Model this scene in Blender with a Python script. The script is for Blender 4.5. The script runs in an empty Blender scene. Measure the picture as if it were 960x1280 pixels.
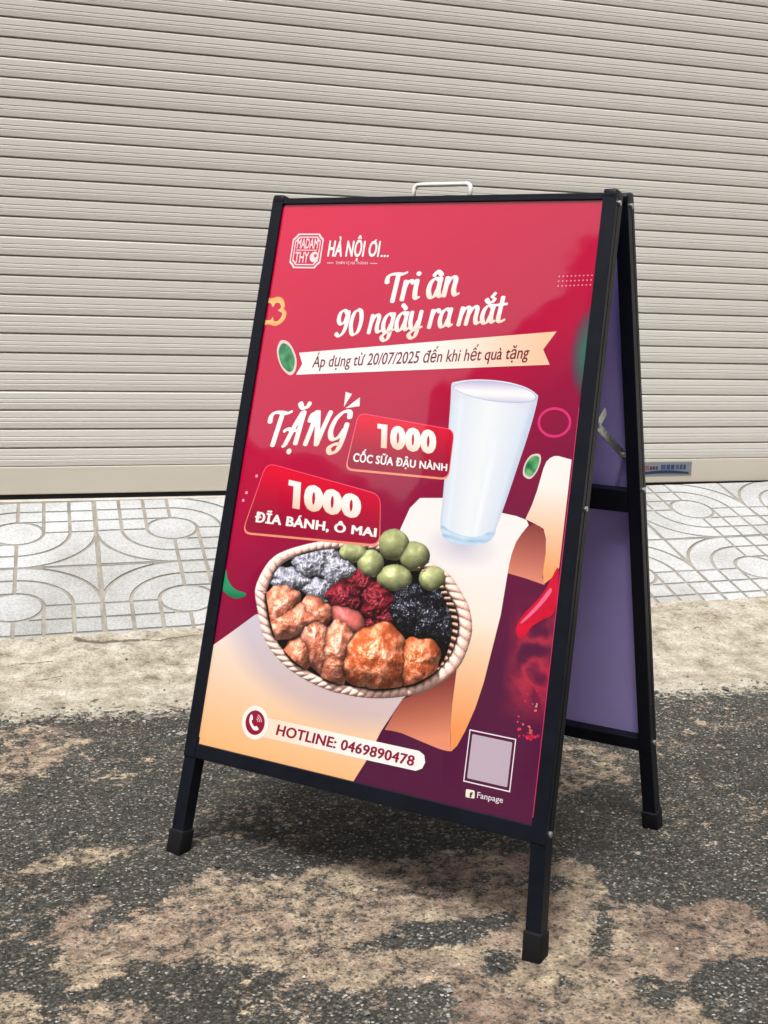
import bpy, bmesh, math, random
import numpy as np
from mathutils import Vector, Matrix
from mathutils.geometry import delaunay_2d_cdt

scene = bpy.context.scene
C = scene.collection
R = math.radians

# ------------------------------------------------------------------ camera
cam = bpy.data.cameras.new('camera')
cam_ob = bpy.data.objects.new('camera', cam)
C.objects.link(cam_ob)
rot = Matrix(((0.947024, -0.024859, -0.320201), (-0.316744, 0.092548, -0.943985), (0.053101, 0.995398, 0.079771)))
cam_ob.matrix_world = Matrix.Translation((-0.17108, -3.63306, 0.85353)) @ rot.to_4x4()
cam.sensor_width = 36.0
cam.sensor_fit = 'AUTO'
cam.lens = 1558.43 / 1280 * 36.0
cam.shift_x = -89.85 / 1280
cam.shift_y = -240.86 / 1280
cam.clip_start = 0.05
cam.clip_end = 2000
scene.camera = cam_ob

# ------------------------------------------------------------------ sky, sun, exposure
SUN_EL, SUN_AZ = R(68), R(215)          # azimuth measured from +Y clockwise
world = bpy.data.worlds.new('World')
scene.world = world
world.use_nodes = True
wn = world.node_tree
bg = wn.nodes['Background']
sky = wn.nodes.new('ShaderNodeTexSky')
sky.sky_type = 'NISHITA'
sky.sun_disc = False
sky.sun_elevation = SUN_EL
sky.sun_rotation = SUN_AZ
sky.dust_density = 4.0
sky.air_density = 1.0
sky.ozone_density = 1.0
hs = wn.nodes.new('ShaderNodeHueSaturation')     # thin cloud cover: the blue is washed out
hs.inputs['Saturation'].default_value = 0.10
wn.links.new(sky.outputs[0], hs.inputs['Color'])
wn.links.new(hs.outputs[0], bg.inputs['Color'])
bg.inputs['Strength'].default_value = 0.12
sun = bpy.data.lights.new('sun', 'SUN')
sun.energy = 1.5
sun.angle = R(18)
sun.color = (1.0, 0.97, 0.92)
sun_ob = bpy.data.objects.new('sun', sun)
C.objects.link(sun_ob)
sd = Vector((math.sin(SUN_AZ) * math.cos(SUN_EL), math.cos(SUN_AZ) * math.cos(SUN_EL), math.sin(SUN_EL)))
sun_ob.rotation_euler = sd.to_track_quat('Z', 'Y').to_euler()
scene.view_settings.view_transform = 'Standard'
scene.view_settings.look = 'None'
scene.view_settings.gamma = 1.0
scene.view_settings.use_curve_mapping = False
scene.view_settings.exposure = 1.15

# ---- artwork outlines, in millimetres on the poster; wear patches in metres on the street
ART = {
 'ribbon': [(-200.3,754.8),(-191.2,737.6),(-200.0,720.2),(222.1,756.7),(209.4,777.6),(226.7,804.1)],
 't_apdung': [(-172.4,732.9),(189.7,764.2),(188.6,781.9),(-174.2,750.9)],
 't_trian': [(-59.0,838.4),(64.6,851.7),(61.4,892.1),(-63.0,880.6)],
 't_90': [(-140.0,782.4),(144.8,814.9),(143.7,851.8),(-142.6,822.4)],
 'stamp': [(-244.4,890.0),(-183.8,887.8),(-188.7,945.3),(-248.1,947.4)],
 't_hanoi': [(-175.5,908.7),(-79.7,908.9),(-81.0,934.1),(-177.0,934.6)],
 't_dots': [(-78.3,909.2),(-63.3,908.9),(-63.2,911.8),(-78.6,912.0)],
 'tagline': [(-174.2,896.2),(-81.3,896.9),(-81.7,901.6),(-174.7,901.1)],
 'dots': [(220.6,869.1),(268.9,871.8),(269.7,885.5),(220.6,883.0)],
 'pepper': [(-256.1,816.6)],
 'leafL': [(-239.4,756.3),(-235.0,768.2),(-220.9,764.3),(-207.7,746.7),(-206.0,730.2),(-213.3,723.8),(-226.0,730.9),(-234.8,742.6)],
 'greenglow': [(283.4,839.2),(269.9,833.1),(258.6,798.9),(257.9,765.1),(266.6,732.1),(281.4,716.4),(288.8,722.4)],
 't_tang': [(-237.7,607.5),(-91.5,619.0),(-88.7,668.5),(-236.8,658.6)],
 'spark1': [(-105.1,699.2),(-93.4,696.6),(-104.2,676.2)],
 'spark2': [(-78.5,692.6),(-77.0,679.3),(-101.2,674.5)],
 'badge1': [(-86.7,582.5),(88.2,583.8),(87.2,656.1),(-77.6,669.9)],
 't_1000a': [(-38.8,620.9),(62.3,618.6),(58.5,652.3),(-43.1,655.5)],
 't_coc': [(-75.0,596.6),(83.7,596.5),(82.9,606.6),(-75.1,609.6)],
 'badge2': [(-255.1,470.3),(-8.7,479.2),(-18.9,553.7),(-229.8,582.2)],
 't_1000b': [(-180.4,518.7),(-47.3,514.8),(-50.8,548.2),(-185.2,559.9)],
 't_dia': [(-234.8,490.7),(-16.9,492.3),(-17.6,504.8),(-234.7,505.9)],
 'glass': [(72.6,720.5),(78.4,724.6),(102.3,729.1),(129.8,730.6),(164.1,728.7),(191.7,722.6),(207.7,714.4),(210.1,708.4),(206.9,682.5),(201.0,651.9),(192.6,615.1),(184.3,578.5),(176.8,548.0),(169.0,520.5),(165.5,509.8),(148.5,499.6),(132.0,497.6),(104.7,497.8),(89.5,507.2),(83.6,523.2),(82.6,553.5),(80.1,605.4),(76.7,664.1),(74.4,698.5)],
 'rim_in': [(77.6,717.6),(95.9,724.9),(130.1,728.1),(168.0,725.2),(195.6,718.2),(206.0,709.7),(197.5,703.7),(174.5,701.0),(140.7,701.1),(109.2,705.3),(85.5,711.8)],
 'glassbase': [(84.3,523.2),(98.7,515.1),(123.4,510.1),(146.8,512.1),(170.1,524.2),(165.5,509.8),(148.5,499.6),(132.0,497.6),(104.7,497.8),(89.5,507.2)],
 'ring': [(238.9,677.2)],
 'peaR': [(203.9,604.2),(204.0,616.1),(210.7,627.1),(221.0,628.9),(223.3,620.8),(219.7,608.6),(212.6,600.5)],
 'sheetA': [(10.3,485.7),(20.3,506.7),(31.7,539.2),(45.8,554.8),(84.2,558.6),(176.2,547.3),(198.3,545.3),(214.5,541.6),(218.9,535.3),(210.0,522.9),(198.9,495.1),(196.2,468.3),(193.3,411.6),(186.8,366.1),(180.4,320.9),(172.6,286.6),(162.1,255.5),(152.5,233.8),(144.4,225.0),(139.5,255.1),(137.8,284.3),(137.6,336.2),(102.2,311.5),(50.9,314.0),(-41.0,388.7)],
 'sheetB': [(213.0,542.6),(220.0,562.0),(225.3,582.7),(228.4,600.4),(230.8,613.6),(233.8,622.6),(238.5,628.0),(244.4,631.3),(250.6,631.9),(270.3,628.6),(270.0,485.3),(268.3,476.7),(250.4,459.9),(245.9,482.4),(246.6,519.1),(241.1,532.7),(227.9,537.8)],
 'hole': [(196.2,467.9),(196.8,479.7),(198.9,495.1),(203.2,510.7),(210.0,522.9),(217.2,532.0),(225.8,537.1),(235.6,535.5),(242.7,528.4),(246.6,517.6),(248.3,500.9),(247.8,482.2),(247.4,469.1),(251.9,459.3),(224.0,464.3)],
 'under': [(60.1,278.4),(49.8,257.8),(39.1,234.1),(48.9,235.1),(67.0,234.7),(98.9,229.4),(125.8,225.1),(138.8,224.7),(144.3,225.3),(141.2,240.8),(139.5,255.1),(137.8,284.3),(137.3,338.0),(101.3,300.4)],
 'sheetC': [(-280.9,296.1),(-274.4,301.8),(-240.4,328.6),(-207.5,355.6),(-71.7,407.3),(44.1,356.5),(79.2,297.0),(60.7,279.4),(33.5,231.1),(16.0,187.4),(-0.7,155.9),(-106.1,154.5),(-277.2,153.8),(-279.2,149.5)],
 'pillc': [(-177.6,205.3)],
 'pill': [(-177.9,188.0),(95.2,190.6),(104.6,195.3),(108.0,203.8),(105.3,212.9),(96.5,216.9),(-155.9,215.8)],
 't_hot': [(-138.9,195.1),(91.0,195.5),(92.3,209.3),(-137.1,210.0)],
 'chili': [(269.4,483.0),(260.5,468.9),(254.2,454.1),(240.4,433.7),(227.8,419.4),(221.1,407.4),(218.3,396.7),(221.6,387.6),(228.1,385.6),(234.2,392.4),(241.0,403.6),(255.2,414.5),(271.2,429.2)],
 'chilihi': [(260.1,456.0),(248.1,437.7),(234.0,419.2),(225.1,408.7),(224.7,405.0),(234.7,413.8),(250.8,432.6),(262.8,450.8)],
 'smoke': [(212.1,397.3),(218.3,351.2),(228.1,321.7),(264.0,312.4),(270.9,339.0),(271.3,390.4),(269.1,426.3),(245.4,412.5)],
 'gchili': [(-277.8,409.3),(-273.1,413.7),(-268.3,401.8),(-258.3,391.8),(-246.2,386.5),(-230.0,384.3),(-233.5,378.3),(-248.5,374.4),(-263.3,377.4),(-274.4,384.7),(-280.3,397.7)],
 'qr': [(168.7,191.1),(236.5,191.4),(237.7,258.3),(167.0,258.2)],
 'ficon': [(174.0,172.5),(187.5,173.1),(186.4,183.2),(173.4,182.7)],
 't_fan': [(190.7,175.1),(228.4,176.2),(228.2,183.2),(190.7,182.6)],
 'rimout': [(-215.1,392.2),(-206.5,365.9),(-195.1,340.2),(-181.2,319.0),(-161.2,302.9),(-134.5,288.0),(-99.5,276.7),(-68.4,270.7),(-38.5,268.3),(-7.3,269.2),(22.9,272.5),(56.3,280.0),(88.6,290.8),(113.4,306.3),(133.6,323.7),(146.3,343.4),(152.9,365.6),(154.9,383.6),(152.0,401.0),(144.7,417.9),(134.5,430.9),(120.8,445.4),(105.5,458.1),(74.0,469.6),(24.0,483.5),(-21.4,487.8),(-66.6,484.6),(-102.9,478.5),(-134.6,469.8),(-170.7,456.2),(-192.6,442.5),(-207.2,420.9)],
}
FRUIT = [
 ('o',(-52.0,467.0),(22.3,2.6),(2.4,-14.2)),
 ('o',(13.5,485.3),(24.2,2.8),(3.3,-20.7)),
 ('o',(49.6,473.4),(23.0,2.7),(3.0,-19.0)),
 ('o',(83.1,446.1),(20.4,2.6),(2.5,-16.2)),
 ('o',(-20.4,454.4),(20.7,2.5),(3.1,-18.5)),
 ('o',(22.2,439.1),(26.6,3.3),(2.8,-17.6)),
 ('w',(-94.6,458.1),(22.9,2.7),(2.0,-11.3)),
 ('w',(-122.9,445.0),(28.6,3.5),(4.0,-22.0)),
 ('w',(-77.2,439.0),(27.9,3.5),(3.4,-19.4)),
 ('w',(-155.5,413.7),(32.1,-0.5),(-0.5,-17.3)),
 ('w',(-101.9,407.1),(24.1,3.2),(2.8,-15.7)),
 ('w',(-97.0,392.4),(18.2,2.5),(2.4,-13.0)),
 ('k',(122.4,400.4),(18.2,2.6),(2.5,-17.6)),
 ('k',(51.5,419.9),(25.3,3.3),(2.5,-16.3)),
 ('k',(100.2,422.7),(18.9,2.6),(2.4,-16.4)),
 ('k',(90.3,390.5),(28.7,4.1),(3.3,-22.0)),
 ('k',(55.1,396.5),(31.5,4.3),(3.5,-22.2)),
 ('k',(112.2,384.6),(24.4,3.5),(2.6,-17.6)),
 ('j',(-31.7,427.6),(21.1,2.8),(2.6,-15.5)),
 ('j',(-57.2,403.5),(28.1,-4.5),(-5.1,-19.9)),
 ('j',(-0.8,403.6),(26.0,3.5),(3.7,-22.6)),
 ('j',(-4.1,369.6),(16.5,2.4),(1.8,-10.8)),
 ('j',(15.8,383.6),(17.1,2.4),(2.0,-12.7)),
 ('p',(-44.7,370.2),(26.6,-17.8),(-13.2,-13.5)),
 ('b',(-165.6,377.3),(28.8,-4.2),(-7.1,-28.3)),
 ('b',(-138.3,359.9),(42.7,15.9),(9.7,-17.8)),
 ('b',(-103.4,376.3),(26.3,3.6),(3.6,-20.5)),
 ('b',(-118.9,318.9),(20.6,-5.9),(-12.0,-24.9)),
 ('b',(-94.5,339.6),(19.6,8.5),(21.1,-34.3)),
 ('b',(-57.3,330.1),(24.5,0.9),(0.1,-39.8)),
 ('g',(73.5,333.8),(30.9,-2.1),(-4.4,-28.5)),
 ('g',(8.9,331.0),(46.3,0.4),(-1.7,-37.0)),
]
PATCH = {
 'dust_main': [(-0.126,-2.048),(-0.104,-1.988),(-0.061,-1.935),(-0.032,-1.974),(0.007,-2.018),(0.053,-1.935),(0.094,-1.915),(0.166,-1.965),(0.264,-1.939),(0.439,-1.93),(0.528,-1.967),(0.628,-2.035),(0.608,-2.157),(0.672,-2.197),(0.749,-2.171),(0.779,-2.226),(0.756,-2.329),(0.654,-2.5),(0.457,-2.444),(0.424,-2.386),(0.284,-2.396),(0.196,-2.271),(0.118,-2.175),(-0.007,-2.16),(-0.101,-2.189),(-0.127,-2.127)],
 'dust_streak': [(-0.166,-1.839),(-0.099,-1.795),(-0.002,-1.792),(-0.01,-1.829),(-0.101,-1.864),(-0.155,-1.875)],
 'dust_bl': [(-0.216,-2.148),(-0.154,-2.174),(-0.137,-2.217),(-0.162,-2.27),(-0.212,-2.257)],
 'dust_bc': [(-0.137,-2.277),(-0.11,-2.212),(-0.04,-2.223),(-0.008,-2.274),(-0.021,-2.31)],
 'dust_l': [(-0.256,-1.214),(-0.113,-1.239),(-0.059,-1.329),(-0.143,-1.469),(-0.18,-1.567),(-0.241,-1.569)],
 'dust_back': [(0.779,-1.532),(0.844,-1.57),(0.895,-1.668),(0.82,-1.785),(0.752,-1.768),(0.665,-1.799)],
 'dark1': [(-0.077,-2.05),(-0.07,-2.009),(-0.016,-1.978),(-0.013,-2.008),(-0.057,-2.045)],
 'dark2': [(-0.014,-2.288),(0.02,-2.222),(0.085,-2.194),(0.111,-2.215),(0.064,-2.269),(0.039,-2.319)],
 'dark3': [(0.239,-2.178),(0.329,-2.128),(0.464,-2.13),(0.448,-2.171),(0.35,-2.198),(0.263,-2.205)],
 'dark4': [(0.577,-2.149),(0.597,-2.154),(0.554,-2.254),(0.527,-2.287),(0.521,-2.265)],
 'dark5': [(0.486,-2.075),(0.549,-2.041),(0.589,-2.065),(0.536,-2.101)],
 'dark6': [(0.645,-2.329),(0.735,-2.334),(0.659,-2.485),(0.587,-2.465),(0.583,-2.36)],
 'dark7': [(0.205,-2.35),(0.262,-2.28),(0.323,-2.279),(0.328,-2.325),(0.27,-2.384)],
 'dark8': [(0.39,-2.209),(0.422,-2.238),(0.391,-2.279),(0.365,-2.262)],
 'dark9': [(0.558,-2.325),(0.597,-2.354),(0.556,-2.41),(0.516,-2.386)],
}
CRACK = [([(-0.064,-0.788),(-0.005,-0.814),(0.068,-0.811)],0.012),([(0.079,-0.807),(0.116,-0.83),(0.162,-0.811),(0.2,-0.801)],0.005),([(-0.209,-0.913),(-0.158,-0.904),(-0.101,-0.904)],0.004),([(-0.157,-0.993),(-0.094,-0.977)],0.003),([(-0.12,-1.24),(-0.091,-1.234),(-0.052,-1.242)],0.006),([(-0.038,-1.241),(0.004,-1.241)],0.005),([(0.054,-1.224),(0.089,-1.215),(0.125,-1.238)],0.006),([(-0.043,-1.119),(-0.032,-1.113)],0.006),([(0.001,-1.161),(0.009,-1.158)],0.006),([(1.501,-0.841),(1.51,-0.843)],0.003),([(1.606,-0.845),(1.613,-0.846)],0.005),([(1.675,-0.856),(1.688,-0.858)],0.005),([(1.404,-0.964),(1.428,-0.962)],0.003),([(-0.227,-0.717),(-0.203,-0.727)],0.008),([(1.348,-0.893),(1.363,-0.89)],0.003),([(1.48,-0.977),(1.484,-0.978)],0.003)]
# ------------------------------------------------------------------ helpers
rng = np.random.default_rng(7)
random.seed(7)


def srgb(c):
    c = np.asarray(c, float) / 255.0
    return np.where(c <= 0.04045, c / 12.92, ((c + 0.055) / 1.055) ** 2.4)


def vnoise(x, y, scale, seed):
    """smooth value noise in 0..1, feature size = scale"""
    r = np.random.default_rng(seed)
    tab = r.random((64, 64))
    x = np.asarray(x, float) / scale
    y = np.asarray(y, float) / scale
    xi, yi = np.floor(x).astype(int), np.floor(y).astype(int)
    fx, fy = x - xi, y - yi
    fx, fy = fx * fx * (3 - 2 * fx), fy * fy * (3 - 2 * fy)
    g = lambda i, j: tab[i % 64, j % 64]
    return (g(xi, yi) * (1 - fx) + g(xi + 1, yi) * fx) * (1 - fy) + (g(xi, yi + 1) * (1 - fx) + g(xi + 1, yi + 1) * fx) * fy


def fbm(x, y, scale, seed, octaves=4):
    s = 0.0
    a = 0.5
    t = 0.0
    for k in range(octaves):
        s = s + a * vnoise(x, y, scale / 2 ** k, seed + k)
        t += a
        a *= 0.5
    return s / t


def link(name, me, parent=None):
    o = bpy.data.objects.new(name, me)
    C.objects.link(o)
    if parent is not None:
        o.parent = parent
    return o


def tag(o, label, cat, group=None):
    o['label'] = label
    o['category'] = cat
    if group:
        o['group'] = group
    return o


def mesh_obj(name, verts, faces, mat, parent=None, smooth=False):
    me = bpy.data.meshes.new(name)
    me.from_pydata([tuple(v) for v in verts], [], faces)
    if mat:
        me.materials.append(mat)
    if smooth:
        me.polygons.foreach_set('use_smooth', [True] * len(me.polygons))
    me.update()
    return link(name, me, parent)


def empty(name, mw):
    o = bpy.data.objects.new(name, None)
    C.objects.link(o)
    o.matrix_world = mw
    o.empty_display_size = 0.1
    return o


def bm_box(bm, lo, hi, f=None, bevel=0.0):
    """box lo..hi, optionally mapped by f(x,y,z)"""
    b2 = bmesh.new()
    bmesh.ops.create_cube(b2, size=1.0)
    for v in b2.verts:
        v.co = Vector([lo[i] + (v.co[i] + 0.5) * (hi[i] - lo[i]) for i in range(3)])
    if bevel > 0:
        bmesh.ops.bevel(b2, geom=list(b2.edges), offset=bevel, segments=2, profile=0.6, affect='EDGES')
    if f:
        for v in b2.verts:
            v.co = Vector(f(*v.co))
    me = bpy.data.meshes.new('tmp')
    b2.normal_update()
    b2.to_mesh(me)
    b2.free()
    bm.from_mesh(me)
    bpy.data.meshes.remove(me)


def bm_done(bm, name, mat, parent=None, smooth=False):
    bmesh.ops.recalc_face_normals(bm, faces=list(bm.faces))
    me = bpy.data.meshes.new(name)
    bm.to_mesh(me)
    bm.free()
    if mat:
        me.materials.append(mat)
    if smooth:
        me.polygons.foreach_set('use_smooth', [True] * len(me.polygons))
    return link(name, me, parent)


def box(name, lo, hi, mat, parent=None, f=None, bevel=0.0):
    bm = bmesh.new()
    bm_box(bm, lo, hi, f, bevel)
    return bm_done(bm, name, mat, parent)


def bm_tube(bm, pts, rad, seg=12, cap=True):
    pts = [Vector(p) for p in pts]
    rings = []
    up = None
    for i, p in enumerate(pts):
        d = (pts[min(i + 1, len(pts) - 1)] - pts[max(i - 1, 0)]).normalized()
        if up is None:
            up = d.orthogonal().normalized()
        up = (up - d * up.dot(d)).normalized()
        s = d.cross(up)
        rr = rad[i] if isinstance(rad, (list, tuple)) else rad
        rings.append([bm.verts.new(p + (up * math.cos(2 * math.pi * k / seg) + s * math.sin(2 * math.pi * k / seg)) * rr) for k in range(seg)])
    for a, b in zip(rings, rings[1:]):
        for k in range(seg):
            bm.faces.new((a[k], a[(k + 1) % seg], b[(k + 1) % seg], b[k]))
    if cap:
        bm.faces.new(list(reversed(rings[0])))
        bm.faces.new(rings[-1])


# ------------------------------------------------------------------ materials
def mat(name, col, rough=0.5, spec=0.5, metal=0.0, noise=None, bump=None, coat=0.0):
    """principled; noise=(scale, amount, stretch), bump=(scale, strength, distance)"""
    m = bpy.data.materials.new(name)
    m.use_nodes = True
    nt = m.node_tree
    b = nt.nodes['Principled BSDF']
    b.inputs['Base Color'].default_value = (*col, 1)
    b.inputs['Roughness'].default_value = rough
    b.inputs['Specular IOR Level'].default_value = spec
    b.inputs['Metallic'].default_value = metal
    b.inputs['Coat Weight'].default_value = coat
    b.inputs['Coat Roughness'].default_value = 0.12
    tc = nt.nodes.new('ShaderNodeTexCoord')
    if noise:
        sc, am, st = noise
        mp = nt.nodes.new('ShaderNodeMapping')
        mp.inputs['Scale'].default_value = st
        n = nt.nodes.new('ShaderNodeTexNoise')
        n.inputs['Scale'].default_value = sc
        n.inputs['Detail'].default_value = 6
        n.inputs['Roughness'].default_value = 0.65
        nt.links.new(tc.outputs['Object'], mp.inputs['Vector'])
        nt.links.new(mp.outputs[0], n.inputs['Vector'])
        mr = nt.nodes.new('ShaderNodeMapRange')
        mr.inputs['From Min'].default_value = 0.25
        mr.inputs['From Max'].default_value = 0.75
        mr.inputs['To Min'].default_value = 1 - am
        mr.inputs['To Max'].default_value = 1 + am
        nt.links.new(n.outputs['Fac'], mr.inputs['Value'])
        vm = nt.nodes.new('ShaderNodeVectorMath')
        vm.operation = 'SCALE'
        vm.inputs[0].default_value = col
        nt.links.new(mr.outputs[0], vm.inputs['Scale'])
        nt.links.new(vm.outputs[0], b.inputs['Base Color'])
        r2 = nt.nodes.new('ShaderNodeMapRange')
        r2.inputs['To Min'].default_value = max(0.05, rough - 0.12)
        r2.inputs['To Max'].default_value = min(1, rough + 0.12)
        nt.links.new(n.outputs['Fac'], r2.inputs['Value'])
        nt.links.new(r2.outputs[0], b.inputs['Roughness'])
    if bump:
        sc, st, di = bump
        n = nt.nodes.new('ShaderNodeTexNoise')
        n.inputs['Scale'].default_value = sc
        n.inputs['Detail'].default_value = 5
        nt.links.new(tc.outputs['Object'], n.inputs['Vector'])
        bp = nt.nodes.new('ShaderNodeBump')
        bp.inputs['Strength'].default_value = st
        bp.inputs['Distance'].default_value = di
        nt.links.new(n.outputs['Fac'], bp.inputs['Height'])
        nt.links.new(bp.outputs[0], b.inputs['Normal'])
    return m


def print_mat(name, rough, coat):
    """flat print: colour comes from the mesh's own ink colours"""
    m = bpy.data.materials.new(name)
    m.use_nodes = True
    nt = m.node_tree
    b = nt.nodes['Principled BSDF']
    a = nt.nodes.new('ShaderNodeAttribute')
    a.attribute_name = 'ink'
    nt.links.new(a.outputs['Color'], b.inputs['Base Color'])
    b.inputs['Roughness'].default_value = rough
    b.inputs['Coat Weight'].default_value = coat
    b.inputs['Coat Roughness'].default_value = 0.035
    b.inputs['Specular IOR Level'].default_value = 0.12
    tc = nt.nodes.new('ShaderNodeTexCoord')
    n = nt.nodes.new('ShaderNodeTexNoise')
    n.inputs['Scale'].default_value = 7.0
    n.inputs['Detail'].default_value = 2
    nt.links.new(tc.outputs['Object'], n.inputs['Vector'])
    bp = nt.nodes.new('ShaderNodeBump')
    bp.inputs['Strength'].default_value = 0.10
    bp.inputs['Distance'].default_value = 0.01
    nt.links.new(n.outputs['Fac'], bp.inputs['Height'])
    nt.links.new(bp.outputs[0], b.inputs['Normal'])
    nt.links.new(bp.outputs[0], b.inputs['Coat Normal'])
    return m


M = {
    'frame': mat('black_powder_coat', (0.0045, 0.0060, 0.0115), 0.42, 0.22, noise=(40, 0.25, (1, 1, 1)), bump=(900, 0.12, 0.0006)),
    'rubber': mat('black_rubber', (0.006, 0.006, 0.007), 0.7, 0.2, noise=(60, 0.3, (1, 1, 1))),
    'bolt': mat('bolt_steel', (0.5, 0.5, 0.5), 0.35, 0.5, 0.9),
    'zinc': mat('zinc_plate', (0.62, 0.66, 0.64), 0.3, 0.5, 0.85, noise=(120, 0.3, (1, 1, 1))),
    'chrome': mat('white_enamel', (0.78, 0.78, 0.76), 0.25, 0.5),
    'violet': mat('violet_board', (0.45, 0.385, 0.80), 0.5, 0.3, noise=(6, 0.08, (1, 1, 1))),
    'slat': mat('beige_paint', (0.60, 0.577, 0.535), 0.40, 0.5, noise=(2.2, 0.05, (0.5, 1, 1))),
    'slatbar': mat('beige_bar_paint', (0.57, 0.525, 0.45), 0.45, 0.5, noise=(4, 0.06, (0.5, 1, 2))),
    'seal': mat('shutter_seal', (0.012, 0.012, 0.012), 0.8, 0.2),
    'thresh': mat('pale_mortar', (0.50, 0.46, 0.425), 0.85, 0.2, noise=(30, 0.2, (1, 1, 1)), bump=(160, 0.5, 0.003)),
    'wall': mat('cream_render', (0.60, 0.56, 0.48), 0.85, 0.2, noise=(3, 0.12, (1, 1, 1)), bump=(120, 0.3, 0.003)),
    'wall2': mat('grey_render', (0.36, 0.34, 0.33), 0.85, 0.2, noise=(2, 0.15, (1, 1, 1))),
    'wall3': mat('ochre_render', (0.42, 0.36, 0.26), 0.85, 0.2, noise=(2, 0.15, (1, 1, 1))),
    'glass': mat('dark_window', (0.03, 0.035, 0.04), 0.08, 0.5),
    'wframe': mat('window_paint', (0.30, 0.30, 0.28), 0.5, 0.4),
    'print': print_mat('poster_print', 0.45, 1.0),
    'plate': mat('dull_plate', (0.22, 0.24, 0.27), 0.4, 0.5, 0.3),
    'sticker': print_mat('sticker_print', 0.35, 0.2),
}


def node(nt, t, **kw):
    n = nt.nodes.new(t)
    for k, v in kw.items():
        if k in ('operation', 'blend_type', 'data_type', 'attribute_name', 'feature', 'distance', 'use_clamp', 'clamp', 'interpolation_type'):
            setattr(n, k, v)
        else:
            n.inputs[k].default_value = v
    return n


def terrazzo_mat():
    m = bpy.data.materials.new('washed_terrazzo')
    m.use_nodes = True
    nt = m.node_tree
    b = nt.nodes['Principled BSDF']
    L = nt.links.new
    g = nt.nodes.new('ShaderNodeNewGeometry')
    n1 = node(nt, 'ShaderNodeTexNoise', Scale=170.0, Detail=4.0, Roughness=0.7)
    n2 = node(nt, 'ShaderNodeTexNoise', Scale=3.0, Detail=5.0, Roughness=0.6)
    v = node(nt, 'ShaderNodeTexVoronoi', Scale=260.0)
    for n in (n1, n2, v):
        L(g.outputs['Position'], n.inputs['Vector'])
    r1 = nt.nodes.new('ShaderNodeValToRGB')
    e = r1.color_ramp.elements
    e[0].position, e[0].color = 0.32, (0.33, 0.345, 0.36, 1)
    e[1].position, e[1].color = 0.60, (0.53, 0.535, 0.54, 1)
    L(n1.outputs['Fac'], r1.inputs['Fac'])
    r2 = nt.nodes.new('ShaderNodeValToRGB')
    e = r2.color_ramp.elements
    e[0].position, e[0].color = 0.34, (0.70, 0.68, 0.65, 1)
    e[1].position, e[1].color = 0.62, (1, 1, 1, 1)
    L(n2.outputs['Fac'], r2.inputs['Fac'])
    mx = node(nt, 'ShaderNodeMix', data_type='RGBA', blend_type='MULTIPLY')
    mx.inputs['Factor'].default_value = 1.0
    L(r1.outputs[0], mx.inputs[6])
    L(r2.outputs[0], mx.inputs[7])
    oi = nt.nodes.new('ShaderNodeObjectInfo')
    mr = node(nt, 'ShaderNodeMapRange')
    mr.inputs['To Min'].default_value = 0.90
    mr.inputs['To Max'].default_value = 1.04
    L(oi.outputs['Random'], mr.inputs['Value'])
    vs = node(nt, 'ShaderNodeVectorMath', operation='SCALE')
    L(mx.outputs[2], vs.inputs[0])
    L(mr.outputs[0], vs.inputs['Scale'])
    L(vs.outputs[0], b.inputs['Base Color'])
    b.inputs['Roughness'].default_value = 0.75
    b.inputs['Specular IOR Level'].default_value = 0.3
    bp = node(nt, 'ShaderNodeBump', Strength=0.4, Distance=0.002)
    L(n1.outputs['Fac'], bp.inputs['Height'])
    L(bp.outputs[0], b.inputs['Normal'])
    return m


M['terrazzo'] = terrazzo_mat()
M['grout'] = mat('dirty_grout', (0.25, 0.23, 0.20), 0.9, 0.2, noise=(9, 0.5, (1, 1, 1)))


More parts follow.
